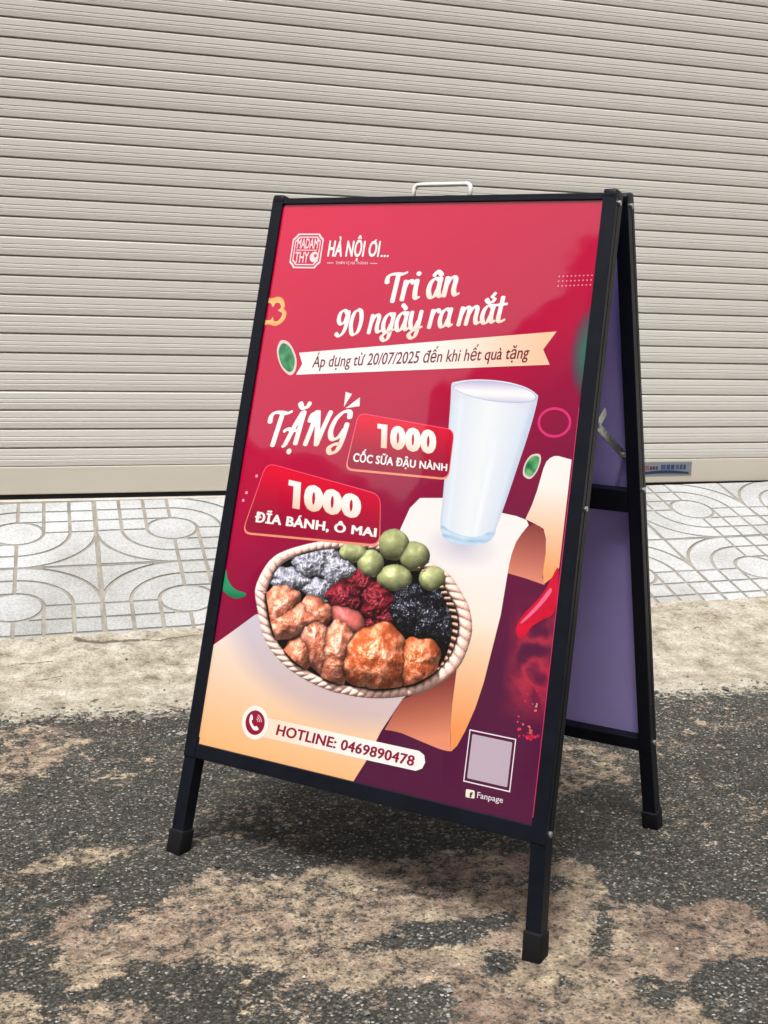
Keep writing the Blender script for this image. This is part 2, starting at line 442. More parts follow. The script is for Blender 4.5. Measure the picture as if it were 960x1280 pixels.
def street_mat():
    """asphalt, dust and concrete, mixed by the ground's own wear masks"""
    m = bpy.data.materials.new('street_surface')
    m.use_nodes = True
    nt = m.node_tree
    b = nt.nodes['Principled BSDF']
    L = nt.links.new
    g = nt.nodes.new('ShaderNodeNewGeometry')
    P = g.outputs['Position']

    def tex(t, **kw):
        n = node(nt, t, **kw)
        L(P, n.inputs['Vector'])
        return n

    def ramp(src, *stops):
        r = nt.nodes.new('ShaderNodeValToRGB')
        el = r.color_ramp.elements
        while len(el) < len(stops):
            el.new(0.5)
        for e, (p, c) in zip(el, stops):
            e.position, e.color = p, (*c, 1) if isinstance(c, tuple) else (c, c, c, 1)
        L(src, r.inputs['Fac'])
        return r.outputs[0]

    def mix(f, a, c, bt='MIX'):
        x = node(nt, 'ShaderNodeMix', data_type='RGBA', blend_type=bt)
        if isinstance(f, float):
            x.inputs['Factor'].default_value = f
        else:
            L(f, x.inputs['Factor'])
        L(a, x.inputs[6])
        L(c, x.inputs[7])
        return x.outputs[2]

    def mth(op, a, c=None, clamp=False):
        x = node(nt, 'ShaderNodeMath', operation=op, use_clamp=clamp)
        for i, s in enumerate((a, c)):
            if s is None:
                continue
            if isinstance(s, float):
                x.inputs[i].default_value = s
            else:
                L(s, x.inputs[i])
        return x.outputs[0]

    # asphalt: stones of differing greys in black binder
    v1 = tex('ShaderNodeTexVoronoi', Scale=290.0)
    v1.inputs['Randomness'].default_value = 1.0
    sep = nt.nodes.new('ShaderNodeSeparateColor')
    L(v1.outputs['Color'], sep.inputs[0])
    stone = ramp(sep.outputs[0], (0.0, (0.024, 0.023, 0.020)), (0.5, (0.046, 0.044, 0.039)), (0.80, (0.082, 0.077, 0.067)), (0.94, (0.135, 0.128, 0.113)), (1.0, (0.36, 0.35, 0.32)))
    edge = ramp(v1.outputs['Distance'], (0.35, 1.0), (0.85, 0.55))
    asph = mix(1.0, stone, edge, 'MULTIPLY')
    n_lo = tex('ShaderNodeTexNoise', Scale=5.0, Detail=6.0, Roughness=0.6)
    tone = ramp(n_lo.outputs['Fac'], (0.3, 0.72), (0.7, 1.35))
    asph = mix(1.0, asph, tone, 'MULTIPLY')
    # dust
    n_d = tex('ShaderNodeTexNoise', Scale=38.0, Detail=8.0, Roughness=0.72)
    n_d2 = tex('ShaderNodeTexNoise', Scale=9.0, Detail=4.0, Roughness=0.6)
    dustc = ramp(n_d.outputs['Fac'], (0.30, (0.070, 0.058, 0.047)), (0.43, (0.185, 0.152, 0.122)), (0.56, (0.305, 0.256, 0.208)), (0.70, (0.47, 0.405, 0.325)))
    hue = ramp(n_d2.outputs['Fac'], (0.36, (0.80, 0.68, 0.64)), (0.50, (1.02, 0.93, 0.85)), (0.64, (1.16, 1.12, 0.96)))
    dustc = mix(1.0, dustc, hue, 'MULTIPLY')
    ad = node(nt, 'ShaderNodeAttribute', attribute_name='dust')
    nf = tex('ShaderNodeTexNoise', Scale=95.0, Detail=5.0, Roughness=0.75)
    nfm = mth('SUBTRACT', nf.outputs['Fac'], 0.5)
    nfm = mth('MULTIPLY', nfm, 1.6)
    ndm = mth('SUBTRACT', n_d.outputs['Fac'], 0.5)
    ndm = mth('MULTIPLY', ndm, 2.0)
    dm = mth('ADD', mth('ADD', ad.outputs['Fac'], nfm), ndm)
    dm = ramp(dm, (0.41, 0.0), (0.65, 1.0))
    ng = tex('ShaderNodeTexNoise', Scale=210.0, Detail=4.0, Roughness=0.8)
    grain = ramp(ng.outputs['Fac'], (0.34, 0.55), (0.50, 1.0), (0.66, 1.35))
    dustc = mix(1.0, dustc, grain, 'MULTIPLY')
    # some stones still poke out of the dust
    poke = ramp(sep.outputs[1], (0.86, 0.0), (0.90, 0.75))
    dm = mth('MULTIPLY', dm, mth('SUBTRACT', 1.0, poke))
    col = mix(dm, asph, dustc)
    # concrete apron
    ac = node(nt, 'ShaderNodeAttribute', attribute_name='concrete')
    n_c = tex('ShaderNodeTexNoise', Scale=20.0, Detail=10.0, Roughness=0.78)
    concc = ramp(n_c.outputs['Fac'], (0.32, (0.14, 0.116, 0.085)), (0.42, (0.29, 0.252, 0.192)), (0.52, (0.40, 0.362, 0.292)), (0.64, (0.52, 0.488, 0.418)))
    n_c2 = tex('ShaderNodeTexNoise', Scale=140.0, Detail=3.0, Roughness=0.7)
    pits = ramp(n_c2.outputs['Fac'], (0.33, 0.45), (0.45, 1.0))
    concc = mix(1.0, concc, pits, 'MULTIPLY')
    concc = mix(0.5, concc, mix(1.0, concc, grain, 'MULTIPLY'))
    cm = mth('ADD', ac.outputs['Fac'], mth('ADD', nfm, ndm))
    cm = ramp(cm, (0.40, 0.0), (0.62, 1.0))
    col = mix(cm, col, concc)
    # old stains, cracks and broken spots
    adt = node(nt, 'ShaderNodeAttribute', attribute_name='dirt')
    dirt = ramp(mth('ADD', adt.outputs['Fac'], nfm), (0.45, 0.0), (0.75, 1.0))
    dc = node(nt, 'ShaderNodeRGB')
    dc.outputs[0].default_value = (0.075, 0.062, 0.048, 1)
    col = mix(mth('MULTIPLY', dirt, 0.8), col, dc.outputs[0])
    L(col, b.inputs['Base Color'])
    b.inputs['Roughness'].default_value = 0.88
    b.inputs['Specular IOR Level'].default_value = 0.25
    h = mth('ADD', mth('MULTIPLY', v1.outputs['Distance'], -0.6), mth('MULTIPLY', n_d.outputs['Fac'], 0.9))
    bp = node(nt, 'ShaderNodeBump', Strength=0.75, Distance=0.004)
    L(h, bp.inputs['Height'])
    L(bp.outputs[0], b.inputs['Normal'])
    return m


M['street'] = street_mat()

# ------------------------------------------------------------------ the ground
TR = Matrix(((0.99996, 0.0, -0.00948), (-0.00174, 0.98296, -0.18381), (0.00932, 0.18382, 0.98292)))     # pavement plane
TO = Vector((0.0, -0.42013, -0.06612))
SM = Matrix(((0.6843, 0.7292, 0.00089), (-0.72723, 0.68237, 0.07425), (0.05354, -0.05146, 0.99724)))   # the sign's frame on the street
SB = Vector((0.41435, -1.88589, -0.0932))
CELL = 0.4 / 6


def plane_z(x, y, o, n):
    return o[2] - (n[0] * (x - o[0]) + n[1] * (y - o[1])) / n[2]


def z_tile(x, y):
    return plane_z(x, y, TO, TR.col[2])


def z_road(x, y):
    return plane_z(x, y, SB, SM.col[2])


Y_A, Y_B, Y_C = -0.79, -1.28, -4.6


def z_ground(x, y):
    x = np.asarray(x, float)
    y = np.asarray(y, float)
    yr = np.maximum(y, Y_C)
    # behind the camera the street levels off
    xr = np.clip(x, -4, 6)
    zr = z_road(xr, yr)
    zt = z_tile(np.clip(x, -4, 6), y) + 0.0035
    t = np.clip((y - Y_B) / (Y_A - Y_B), 0, 1)
    t = t * t * (3 - 2 * t)
    return np.where(y > Y_A, zt, zr * (1 - t) + z_tile(xr, np.maximum(y, Y_A)) * t + 0.0035 * t)


def in_poly(x, y, poly):
    inside = np.zeros(x.shape, bool)
    n = len(poly)
    for i in range(n):
        x0, y0 = poly[i]
        x1, y1 = poly[(i + 1) % n]
        c = ((y0 > y) != (y1 > y)) & (x < (x1 - x0) * (y - y0) / (y1 - y0 + 1e-12) + x0)
        inside ^= c
    return inside


def axis(parts):
    a = []
    for lo, hi, st in parts:
        a.append(np.arange(lo, hi - st * 0.5, st))
    a.append([parts[-1][1]])
    return np.concatenate(a)


def crack_line(pts):
    out = []
    for (x0, y0), (x1, y1) in zip(pts, pts[1:]):
        for t in np.linspace(0, 1, 7, endpoint=False):
            out.append((x0 + (x1 - x0) * t + rng.uniform(-0.004, 0.004), y0 + (y1 - y0) * t + rng.uniform(-0.004, 0.004)))
    return out + [pts[-1]]


def build_street():
    xs = axis([(-40, -4, 4), (-4, -1.2, 0.1), (-1.2, -0.35, 0.02), (-0.35, 1.55, 0.006), (1.55, 2.6, 0.02), (2.6, 6, 0.1), (6, 42, 4)])
    ys = axis([(-40, -6, 4), (-6, -3.4, 0.1), (-3.4, -2.65, 0.02), (-2.65, -0.77, 0.006)])
    X, Y = np.meshgrid(xs, ys)
    # uneven upper edge where the mortar laps over the tiles
    yb = -0.766 - 0.013 * np.clip(xs, -1, 3) + 0.016 * (fbm(xs, 0 * xs, 0.16, 3, 5) - 0.5) + 0.010 * (vnoise(xs, 0 * xs, 0.02, 31) - 0.5)
    w = np.clip((ys + 1.0) / 0.23, 0, 1)[:, None]
    Y = Y + w * (yb[None, :] + 0.77)
    wx = X + 0.05 * (fbm(X, Y, 0.10, 91) - 0.5)
    wy = Y + 0.05 * (fbm(X, Y, 0.10, 95) - 0.5)
    Z = z_ground(X, Y)
    Z = Z + 0.004 * (fbm(X, Y, 0.25, 11) - 0.5) + 0.0060 * (fbm(X, Y, 0.035, 21, 3) - 0.5)
    # the apron's own lumps and a few broken dips
    ap = np.clip((Y + 1.30) / 0.2, 0, 1) * np.clip((-0.80 - Y) / 0.05, 0, 1)
    Z = Z + ap * (0.012 * (fbm(X, Y * 1.6, 0.22, 61, 5) - 0.5) + 0.004 * (fbm(X, Y, 0.03, 66, 3) - 0.5))
    dust = np.full(X.shape, 0.20)
    for k, poly in PATCH.items():
        if k.startswith('dust'):
            dust = np.where(in_poly(wx, wy, poly), 0.76 if k == 'dust_main' else 0.60, dust)
    for k, poly in PATCH.items():
        if k.startswith('dark'):
            dust = np.where(in_poly(wx, wy, poly), 0.12, dust)
    far = (X < -0.35) | (X > 1.4) | (Y < -2.6)
    dust = np.where(far, np.clip((fbm(X, Y, 0.5, 41) - 0.45) * 4, 0.03, 0.75), dust)
    dust = dust + 0.55 * (fbm(X, Y * 1.3, 0.14, 47, 5) - 0.5) + 0.35 * (fbm(X, Y, 0.035, 147, 3) - 0.5)
    for _ in range(6):      # feather
        d = dust.copy()
        d[1:-1, 1:-1] = (dust[1:-1, 1:-1] * 4 + dust[:-2, 1:-1] + dust[2:, 1:-1] + dust[1:-1, :-2] + dust[1:-1, 2:]) / 8
        dust = d
    yedge = -1.205 - 0.10 * np.clip(X + 0.1, -1, 3) + 0.06 * (fbm(X, 0 * X, 0.35, 51) - 0.5)
    conc = np.clip(0.5 + (Y - yedge) / 0.16, 0, 1.0) * 0.98 + 0.22 * (fbm(X, Y, 0.10, 57) - 0.5)
    ny, nx = X.shape
    me = bpy.data.meshes.new('street')
    V = np.stack([X, Y, Z], -1).reshape(-1, 3)
    me.vertices.add(len(V))
    me.vertices.foreach_set('co', V.ravel())
    idx = np.arange(nx * ny).reshape(ny, nx)
    q = np.stack([idx[:-1, :-1], idx[:-1, 1:], idx[1:, 1:], idx[1:, :-1]], -1).reshape(-1, 4)
    me.loops.add(q.size)
    me.loops.foreach_set('vertex_index', q.ravel())
    me.polygons.add(len(q))
    me.polygons.foreach_set('loop_start', np.arange(len(q)) * 4)
    me.polygons.foreach_set('use_smooth', np.ones(len(q), bool))
    me.update(calc_edges=True)
    dirt = np.zeros(X.shape)
    for pts, w in CRACK:
        pts = crack_line(pts)
        for (x0, y0), (x1, y1) in zip(pts, pts[1:]):
            dx, dy = x1 - x0, y1 - y0
            t = np.clip(((X - x0) * dx + (Y - y0) * dy) / (dx * dx + dy * dy), 0, 1)
            dd = np.hypot(X - x0 - t * dx, Y - y0 - t * dy)
            dirt = np.maximum(dirt, np.clip(1.25 - dd / w, 0, 1))
    for nm, a in (('dust', dust), ('concrete', conc), ('dirt', dirt)):
        at = me.attributes.new(nm, 'FLOAT', 'POINT')
        at.data.foreach_set('value', a.ravel().astype(np.float32))
    me.materials.append(M['street'])
    o = link('street', me)
    o['kind'] = 'structure'
    # skirt closing the mortar's upper edge
    n = len(xs)
    row = V.reshape(ny, nx, 3)[-1]
    lo = row - np.array([0, 0, 0.03])
    vs = np.concatenate([row, lo])
    fs = [(i, i + 1, n + i + 1, n + i) for i in range(n - 1)]
    s = mesh_obj('mortar_edge', vs, fs, M['thresh'], o)
    return o


street = build_street()


# ------------------------------------------------------------------ pavement tiles
def tile_pads(parity):
    """pads of one patterned tile in cells, centre at 0; two quadrants of rings, two of squares"""
    g = 0.070
    pads = []
    pads.append([((1 - g) * math.cos(a), (1 - g) * math.sin(a)) for a in np.linspace(0, 2 * math.pi, 28, endpoint=False)])
    rings, squares = [], []
    for r0, r1 in ((1 + g, 2 - g), (2 + g, 3 - g)):
        a0, a1 = math.asin(g / r0), math.acos(g / r0)
        b0, b1 = math.asin(g / r1), math.acos(g / r1)
        rings.append([(r0 * math.cos(a), r0 * math.sin(a)) for a in np.linspace(a0, a1, 12)] + [(r1 * math.cos(a), r1 * math.sin(a)) for a in np.linspace(b1, b0, 16)])
    e = 3 - g * 1.35
    r = 3 + g
    a0, a1 = math.acos(e / r), math.asin(e / r)
    rings.append([(r * math.cos(a), r * math.sin(a)) for a in np.linspace(a0, a1, 16)] + [(e, e)])
    for i in range(3):
        for j in range(3):
            hi_i, hi_j = (e if i == 2 else i + 1 - g), (e if j == 2 else j + 1 - g)
            if i == 0 and j == 0:
                r = 1 + g
                a0, a1 = math.acos((1 - g) / r), math.asin((1 - g) / r)
                squares.append([(r * math.cos(a), r * math.sin(a)) for a in np.linspace(a0, a1, 8)] + [(1 - g, 1 - g)])
                continue
            squares.append([(i + g, j + g), (hi_i, j + g), (hi_i, hi_j), (i + g, hi_j)])
    for sx, sy in ((1, 1), (-1, 1), (-1, -1), (1, -1)):
        src = rings if (sx * sy > 0) == (parity == 1) else squares
        for p in src:
            q = [(sx * x, sy * y) for x, y in p]
            pads.append(q if sx * sy > 0 else q[::-1])
    return pads


def clip_y(poly, ymin):
    out = []
    for (x0, y0), (x1, y1) in zip(poly, poly[1:] + poly[:1]):
        if y0 >= ymin:
            out.append((x0, y0))
        if (y0 >= ymin) != (y1 >= ymin):
            t = (ymin - y0) / (y1 - y0)
            out.append((x0 + (x1 - x0) * t, ymin))
    return out


def tile_mesh(parity, ymin=-3.0):
    V, Fc, mi = [], [], []
    h, d = 0.0, -0.0032
    lo = max(ymin, -3.0)
    b = [(-3, lo), (3, lo), (3, 3), (-3, 3)]
    V += [(x * CELL, y * CELL, d) for x, y in b]
    Fc.append((0, 1, 2, 3))
    mi.append(1)
    for p in tile_pads(parity):
        p = clip_y(p, ymin)
        if len(p) < 3:
            continue
        cx = sum(a for a, _ in p) / len(p)
        cy = sum(b_ for _, b_ in p) / len(p)
        n = len(p)
        s = len(V)
        V += [(x * CELL, y * CELL, h) for x, y in p]
        V += [((x + (x - cx) * 0.012) * CELL, (y + (y - cy) * 0.012) * CELL, d - 0.0005) for x, y in p]
        Fc.append(tuple(range(s, s + n)))
        mi.append(0)
        for i in range(n):
            j = (i + 1) % n
            Fc.append((s + i, s + n + i, s + n + j, s + j))
            mi.append(0)
    me = bpy.data.meshes.new('paving_tile')
    me.from_pydata(V, [], Fc)
    me.materials.append(M['terrazzo'])
    me.materials.append(M['grout'])
    me.polygons.foreach_set('material_index', mi)
    me.update()
    return me


TW = Matrix.Translation(TO) @ TR.to_4x4()
pave_bm = bmesh.new()
bm_box(pave_bm, (-7.2, -0.392, -0.12), (9.6, 0.4005, -0.006))
pave = bm_done(pave_bm, 'pavement', M['grout'])
pave.matrix_world = TW
pave['kind'] = 'structure'
tmesh = {(p, r): tile_mesh(p, -3.0 if r == 0 else -2.72) for p in (0, 1) for r in (0, 1)}
for i in range(-6, 14):
    for j in (-1, 0):
        me = tmesh[((i + j) % 2, 0 if j == -1 else 1)]
        t = link('paving_tile', me, pave)
        t.location = ((i * 6 + 3) * CELL, -(j * 6 + 3) * CELL, 0.0006 * random.uniform(-1, 1))
        t.rotation_euler = (random.uniform(-0.003, 0.003), random.uniform(-0.003, 0.003), random.uniform(-0.0015, 0.0015))
th = box('door_threshold', (-7.2, -0.0262, -0.15), (9.6, 0.20, 0.0085), M['thresh'])
th['kind'] = 'structure'

# ------------------------------------------------------------------ roller shutter and the house front it closes
SX0, SX1, PITCH, H0 = -1.55, 3.75, 0.05359, 0.15546
shutter = empty('roller_shutter', Matrix.Translation((0, 0.0, 0.0085)))
tag(shutter, 'beige roller shutter of ribbed horizontal slats closing the house front', 'roller shutter')


def profile_mesh(name, prof, x0, x1, mats):
    n = len(prof)
    V = [(x0, -d, z) for z, d in prof] + [(x1, -d, z) for z, d in prof]
    Fc = [(i, i + 1, n + i + 1, n + i) for i in range(n - 1)]
    me = bpy.data.meshes.new(name)
    me.from_pydata(V, [], Fc)
    me.materials.append(mats)
    return me


p = PITCH
slat_prof = [(p + 0.004, -0.0085), (p - 0.0014, -0.0080), (p - 0.0022, -0.0008), (p - 0.0056, 0.0022), (p - 0.0074, 0.0026), (0.0325, 0.0036), (0.0317, 0.0024), (0.0304, 0.0024), (0.0290, 0.0037),
             (0.0215, 0.0041), (0.0207, 0.0029), (0.0194, 0.0029), (0.0180, 0.0041), (0.0110, 0.0040), (0.0105, 0.0032), (0.0095, 0.0038), (0.0030, 0.0034), (0.0012, 0.0018), (0.0006, -0.0010), (0.0004, -0.0090)]
slat_me = profile_mesh('slat', slat_prof, SX0, SX1, M['slat'])
zoff = -0.0085
for k in range(-1, 46):
    s = link('slat', slat_me, shutter)
    s.location = (0, random.uniform(-0.0005, 0.0005), H0 + k * PITCH + zoff)
    s.rotation_euler = (random.uniform(-0.010, 0.010), 0, random.uniform(-0.00015, 0.00015))
zb = H0 - PITCH
bar_prof = [(zb - 0.0005, -0.010), (zb - 0.0010, 0.0030), (zb - 0.0022, 0.0046), (0.026, 0.0050), (0.0235, 0.0040), (0.0230, -0.02)]
link('bottom_bar', profile_mesh('bottom_bar', [(z + zoff, d) for z, d in bar_prof], SX0, SX1, M['slatbar']), shutter)
box('rubber_seal', (SX0, -0.0005, 0.0005), (SX1, 0.016, 0.0150), M['seal'], shutter)
for x in (SX0 - 0.03, SX1 + 0.03):
    box('guide_rail', (x - 0.045, -0.035, 0.0), (x + 0.045, 0.05, 2.6), M['slatbar'], shutter, bevel=0.004)

house = empty('shop_house', Matrix.Translation((0, 0, 0)))
tag(house, 'rendered house wall around the roller shutter', 'building')
box('pier', (-7.0, -0.005, 0.0), (SX0 - 0.076, 0.25, 2.75), M['wall'], house, bevel=0.006)
box('pier', (SX1 + 0.076, -0.005, 0.0), (9.4, 0.25, 2.75), M['wall'], house, bevel=0.006)
box('upper_wall', (-7.0, -0.10, 2.56), (9.4, 0.25, 6.5), M['wall'], house, bevel=0.006)
box('inner_dark', (SX0 - 0.2, 0.08, 0.0), (SX1 + 0.2, 0.12, 2.7), M['seal'], house)

# ------------------------------------------------------------------ houses across the street, unseen and invented to shape the glossy poster's reflection
def added_house_across(x0, x1, h, wall, floors, label):
    e = empty('house', Matrix.Translation(((x0 + x1) / 2, -7.6, 0.0)))
    tag(e, label, 'building', 'unseen houses added across the street')
    w = (x1 - x0) / 2
    box('wall', (-w, -6, -0.5), (w, 0, h), wall, e)
    box('parapet', (-w - 0.05, -6.05, h), (w + 0.05, 0.08, h + 0.25), M['wall'], e)
    for f in range(floors):
        z = 0.3 + f * (h - 0.6) / floors
        n = 2
        for k in range(n):
            cx = -w + (k + 0.5) * 2 * w / n
            win = box('window', (cx - 0.65, 0.002, z + 0.6), (cx + 0.65, 0.06, z + 2.2), M['wframe'], e)
            box('pane', (cx - 0.58, 0.062, z + 0.67), (cx - 0.03, 0.068, z + 2.13), M['glass'], win)
            box('pane', (cx + 0.03, 0.062, z + 0.67), (cx + 0.58, 0.068, z + 2.13), M['glass'], win)


added_house_across(-27, -19.1, 9.5, M['wall3'], 3, 'invented ochre house at the far end of the row across the street')
added_house_across(-19, -12.1, 10.5, M['wall2'], 3, 'invented grey house second from the ochre one across the street')
added_house_across(-12, -5.1, 11.5, M['wall3'], 4, 'invented tall ochre house with four floors across the street')
added_house_across(-5, 2.0, 10.5, M['wall2'], 3, 'invented grey house facing the roller shutter across the street')
added_house_across(2.1, 9.0, 11.0, M['wall3'], 4, 'invented ochre house standing right of the grey one across the street')

e = empty('house', Matrix.Translation((-34.0, -3.0, 0.0)))  # unseen house, added to block bright sky in the poster's lower reflection
tag(e, 'unseen grey house added to close the far end of the street', 'building', 'unseen houses added across the street')
box('wall', (-5, -9, -0.5), (0, 9, 8.5), M['wall2'], e)
box('parapet', (-5.05, -9.05, 8.5), (0.08, 9.05, 8.8), M['wall'], e)
for cy in (-6.4, -3.2, 0.0, 3.2, 6.4):
    for z in (1.0, 4.0, 6.3):
        win = box('window', (0.002, cy - 0.7, z), (0.06, cy + 0.7, z + 1.5), M['wframe'], e)
        box('pane', (0.062, cy - 0.62, z + 0.08), (0.068, cy + 0.62, z + 1.42), M['glass'], win)

# ------------------------------------------------------------------ the A-frame sign
SIGN_MW = Matrix.Translation(SB) @ SM.to_4x4()
sign = empty('a_frame_sign', SIGN_MW)
tag(sign, 'black framed folding A-board with a red food poster standing on the street', 'sign board')
TH, SP, W2, VT, VB = 0.21167, 0.24468, 0.2947, 1.0065, 0.1378
ST, CT = math.sin(TH), math.cos(TH)


def PF(u, v, n):          # front leaf: across, up the leaf, outwards
    return (u, -SP + v * ST - n * CT, v * CT + n * ST)


def PB(u, v, n):          # rear leaf, mirrored
    x, y, z = PF(u, v, n)
    return (x, -y, z)


def fbox(name, lo, hi, material, f, parent=sign, bevel=0.0012):
    return box(name, lo, hi, material, parent, f, bevel)


DEP = 0.026
IN = 0.0205               # visible width of the stiles
for f, side in ((PF, 'front'), (PB, 'rear')):
    for sx in (-1, 1):
        a, b = sorted((sx * W2, sx * (W2 - IN)))
        bm = bmesh.new()
        bm_box(bm, (a, VB, -0.0098), (b, VT - 0.002, 0), f, bevel=0.0012)
        bm_box(bm, (a + 0.0009, VB + 0.0005, -0.0118), (b - 0.0009, VT - 0.003, -0.0090), f)
        bm_box(bm, (a, VB, -DEP), (b, VT - 0.002, -0.0112), f, bevel=0.0012)
        st = bm_done(bm, 'stile', M['frame'], sign)
        # rounded plastic cap on the upper end
        bm = bmesh.new()
        bm_box(bm, (a - 0.0004, VT - 0.012, -DEP - 0.0004), (b + 0.0004, VT + 0.0040, 0.0004), f, bevel=0.0045)
        bm_done(bm, 'end_cap', M['frame'], st, True)
        for v in (0.150, 0.565, 0.992):
            bm = bmesh.new()
            c = Vector(f(sx * W2, v, -DEP * 0.48))
            ax = Vector((sx, 0, 0))
            bm_tube(bm, [c - ax * 0.002, c + ax * 0.0022, c + ax * 0.0030], [0.0042, 0.0042, 0.0026], 12)
            bm_done(bm, 'bolt', M['bolt'], st)
        # inner leg, a little slimmer than the stile and slightly splayed
        bend = 0.010 if (sx == 1 and side == 'front') else (0.003 if sx == -1 else 0.004)
        a, b = sorted((sx * (W2 - 0.0012), sx * (W2 - IN - 0.002)))
        sh = lambda u, v, n, f=f, sx=sx, bend=bend: f(u + sx * bend * (VB + 0.03 - v) / (VB + 0.03), v, n)
        lg = fbox('leg', (a, 0.004, -DEP + 0.0015), (b, VB + 0.03, -0.0016), M['frame'], sh)
        bm = bmesh.new()
        bm_box(bm, (a - 0.0022, -0.0035, -DEP - 0.001), (b + 0.0022, 0.034, 0.001), sh, bevel=0.003)
        bm_done(bm, 'rubber_foot', M['rubber'], lg, True)
    inn = W2 - IN
    fbox('top_rail', (-inn, VT - 0.0122, -DEP + 0.002), (inn, VT - 0.0022, -0.0006), M['frame'], f)
    fbox('bottom_rail', (-inn, VB, -DEP + 0.0015), (inn, VB + 0.0205, -0.0006), M['frame'], f)
    fbox('cross_rail', (-inn, 0.532, -DEP - 0.002), (inn, 0.566, -0.010), M['frame'], f)

rear_board = fbox('rear_board', (-W2 + 0.012, VB + 0.008, -0.0085), (W2 - 0.012, VT - 0.006, -0.004), M['violet'], PB, bevel=0)
rear_board['label'] = 'plain violet back of the rear display board'

# hinge straps joining the two leaves at the top
for sx in (-1, 1):
    bm = bmesh.new()
    bm_box(bm, (sx * (W2 - 0.024) - 0.0015, -0.028, 0.966), (sx * (W2 - 0.024) + 0.0015, 0.028, 0.982), bevel=0.001)
    bm_done(bm, 'hinge_strap', M['frame'], sign)
    # folding stay: two zinc links that meet above the pivots
    x = sx * (W2 - 0.027)
    def bar(name, a, b_, w, t, dx):
        a, b_ = Vector(a), Vector(b_)
        d = (b_ - a).normalized()
        nrm = Vector((0, -d.z, d.y))
        bm = bmesh.new()
        L = (b_ - a).length
        bm_box(bm, (-t / 2, -w / 2, 0), (t / 2, w / 2, L), lambda i, j, k: tuple(a + Vector((dx + i, 0, 0)) + nrm * j + d * k), bevel=0.0005)
        return bm_done(bm, name, M['zinc'], sign)
    yf = -SP + 0.62 * math.tan(TH) + 0.006
    bar('stay_link', (x, -0.1050, 0.600), (x, 0.0185, 0.6715), 0.013, 0.002, 0.0)
    bar('stay_link', (x, -0.0140, 0.6560), (x, 0.1080, 0.5990), 0.013, 0.002, -sx * 0.0026)
    for yy, zz in ((-0.0100, 0.654), (-0.100, 0.602), (0.102, 0.601)):
        bm = bmesh.new()
        bm_tube(bm, [(x - 0.004, yy, zz), (x + 0.004, yy, zz)], 0.0042, 10)
        bm_done(bm, 'rivet', M['bolt'], sign)

# carrying handle on the top rail
pts = []
hw, hh, r = 0.0485, 0.0195, 0.008
ctr = 0.0085
path = [(-hw, -0.006)] + [(-hw + r - r * math.cos(a), hh - r + r * math.sin(a)) for a in np.linspace(0, math.pi / 2, 6)] + \
       [(hw - r + r * math.sin(a), hh - r + r * math.cos(a)) for a in np.linspace(0, math.pi / 2, 6)] + [(hw, -0.006)]
bm = bmesh.new()
bm_tube(bm, [PF(ctr + a, VT - 0.001 + b_, -0.012) for a, b_ in path], 0.0036, 12)
bm_done(bm, 'handle', M['chrome'], sign, True)

# ------------------------------------------------------------------ poster
INK = 0.84
N0 = -0.004


def ink_mesh(name, P, faces, cols, layer, parent, material='print', f=PF):
    """P in mm on the leaf, layer = print layer"""
    n = N0 + layer * 0.00003
    me = bpy.data.meshes.new(name)
    me.from_pydata([f(float(a) / 1000, float(b_) / 1000, n) for a, b_ in P], [], faces)
    at = me.attributes.new('ink', 'FLOAT_COLOR', 'POINT')
    c = np.ones((len(P), 4), np.float32)
    c[:, :3] = np.clip(srgb(cols) * INK, 0, 0.9)
    at.data.foreach_set('color', c.ravel())
    me.materials.append(M[material])
    me.update()
    # all print faces outwards
    o = link(name, me, parent)
    return o


def fill(poly, grid):
    """triangulate a polygon with inner points on a grid"""
    P = np.array(poly, float)
    lo, hi = P.min(0), P.max(0)
    xs = np.arange(lo[0] + grid / 2, hi[0], grid)
    ys = np.arange(lo[1] + grid / 2, hi[1], grid)
    X, Y = np.meshgrid(xs, ys)
    X, Y = X.ravel(), Y.ravel()
    ok = in_poly(X, Y, poly)
    # dense outline
    Q = []
    for a, b_ in zip(P, np.roll(P, -1, 0)):
        k = max(1, int(np.hypot(*(b_ - a)) / grid))
        for t in range(k):
            Q.append(a + (b_ - a) * t / k)
    Q = np.array(Q)
    I = np.stack([X[ok], Y[ok]], -1)
    if len(I):
        d = np.min(np.hypot(I[:, None, 0] - Q[None, :, 0], I[:, None, 1] - Q[None, :, 1]), 1)
        I = I[d > grid * 0.35]
    n = len(Q)
    pts = [Vector(q) for q in Q] + [Vector(q) for q in I]
    v, e, fc, *_ = delaunay_2d_cdt(pts, [(i, (i + 1) % n) for i in range(n)], [], 1, 1e-4)
    return np.array([(a.x, a.y) for a in v]), [tuple(t) for t in fc]


def orient(P, faces):
    out = []
    for t in faces:
        a, b_, c = (P[t[0]], P[t[1]], P[t[2]])
        s = (b_[0] - a[0]) * (c[1] - a[1]) - (b_[1] - a[1]) * (c[0] - a[0])
        out.append(tuple(t) if s > 0 else tuple(reversed(t)))
    return out


def crom(P, k=6, closed=True):
    P = np.array(P, float)
    n = len(P)
    out = []
    rng_ = range(n) if closed else range(n - 1)
    for i in rng_:
        if closed:
            p0, p1, p2, p3 = P[i - 1], P[i], P[(i + 1) % n], P[(i + 2) % n]
        else:
            p0, p1, p2, p3 = P[max(i - 1, 0)], P[i], P[i + 1], P[min(i + 2, n - 1)]
        for t in np.linspace(0, 1, k, endpoint=False):
            out.append(0.5 * ((2 * p1) + (p2 - p0) * t + (2 * p0 - 5 * p1 + 4 * p2 - p3) * t * t + (3 * p1 - p0 - 3 * p2 + p3) * t ** 3))
    if not closed:
        out.append(P[-1])
    return [tuple(a) for a in out]


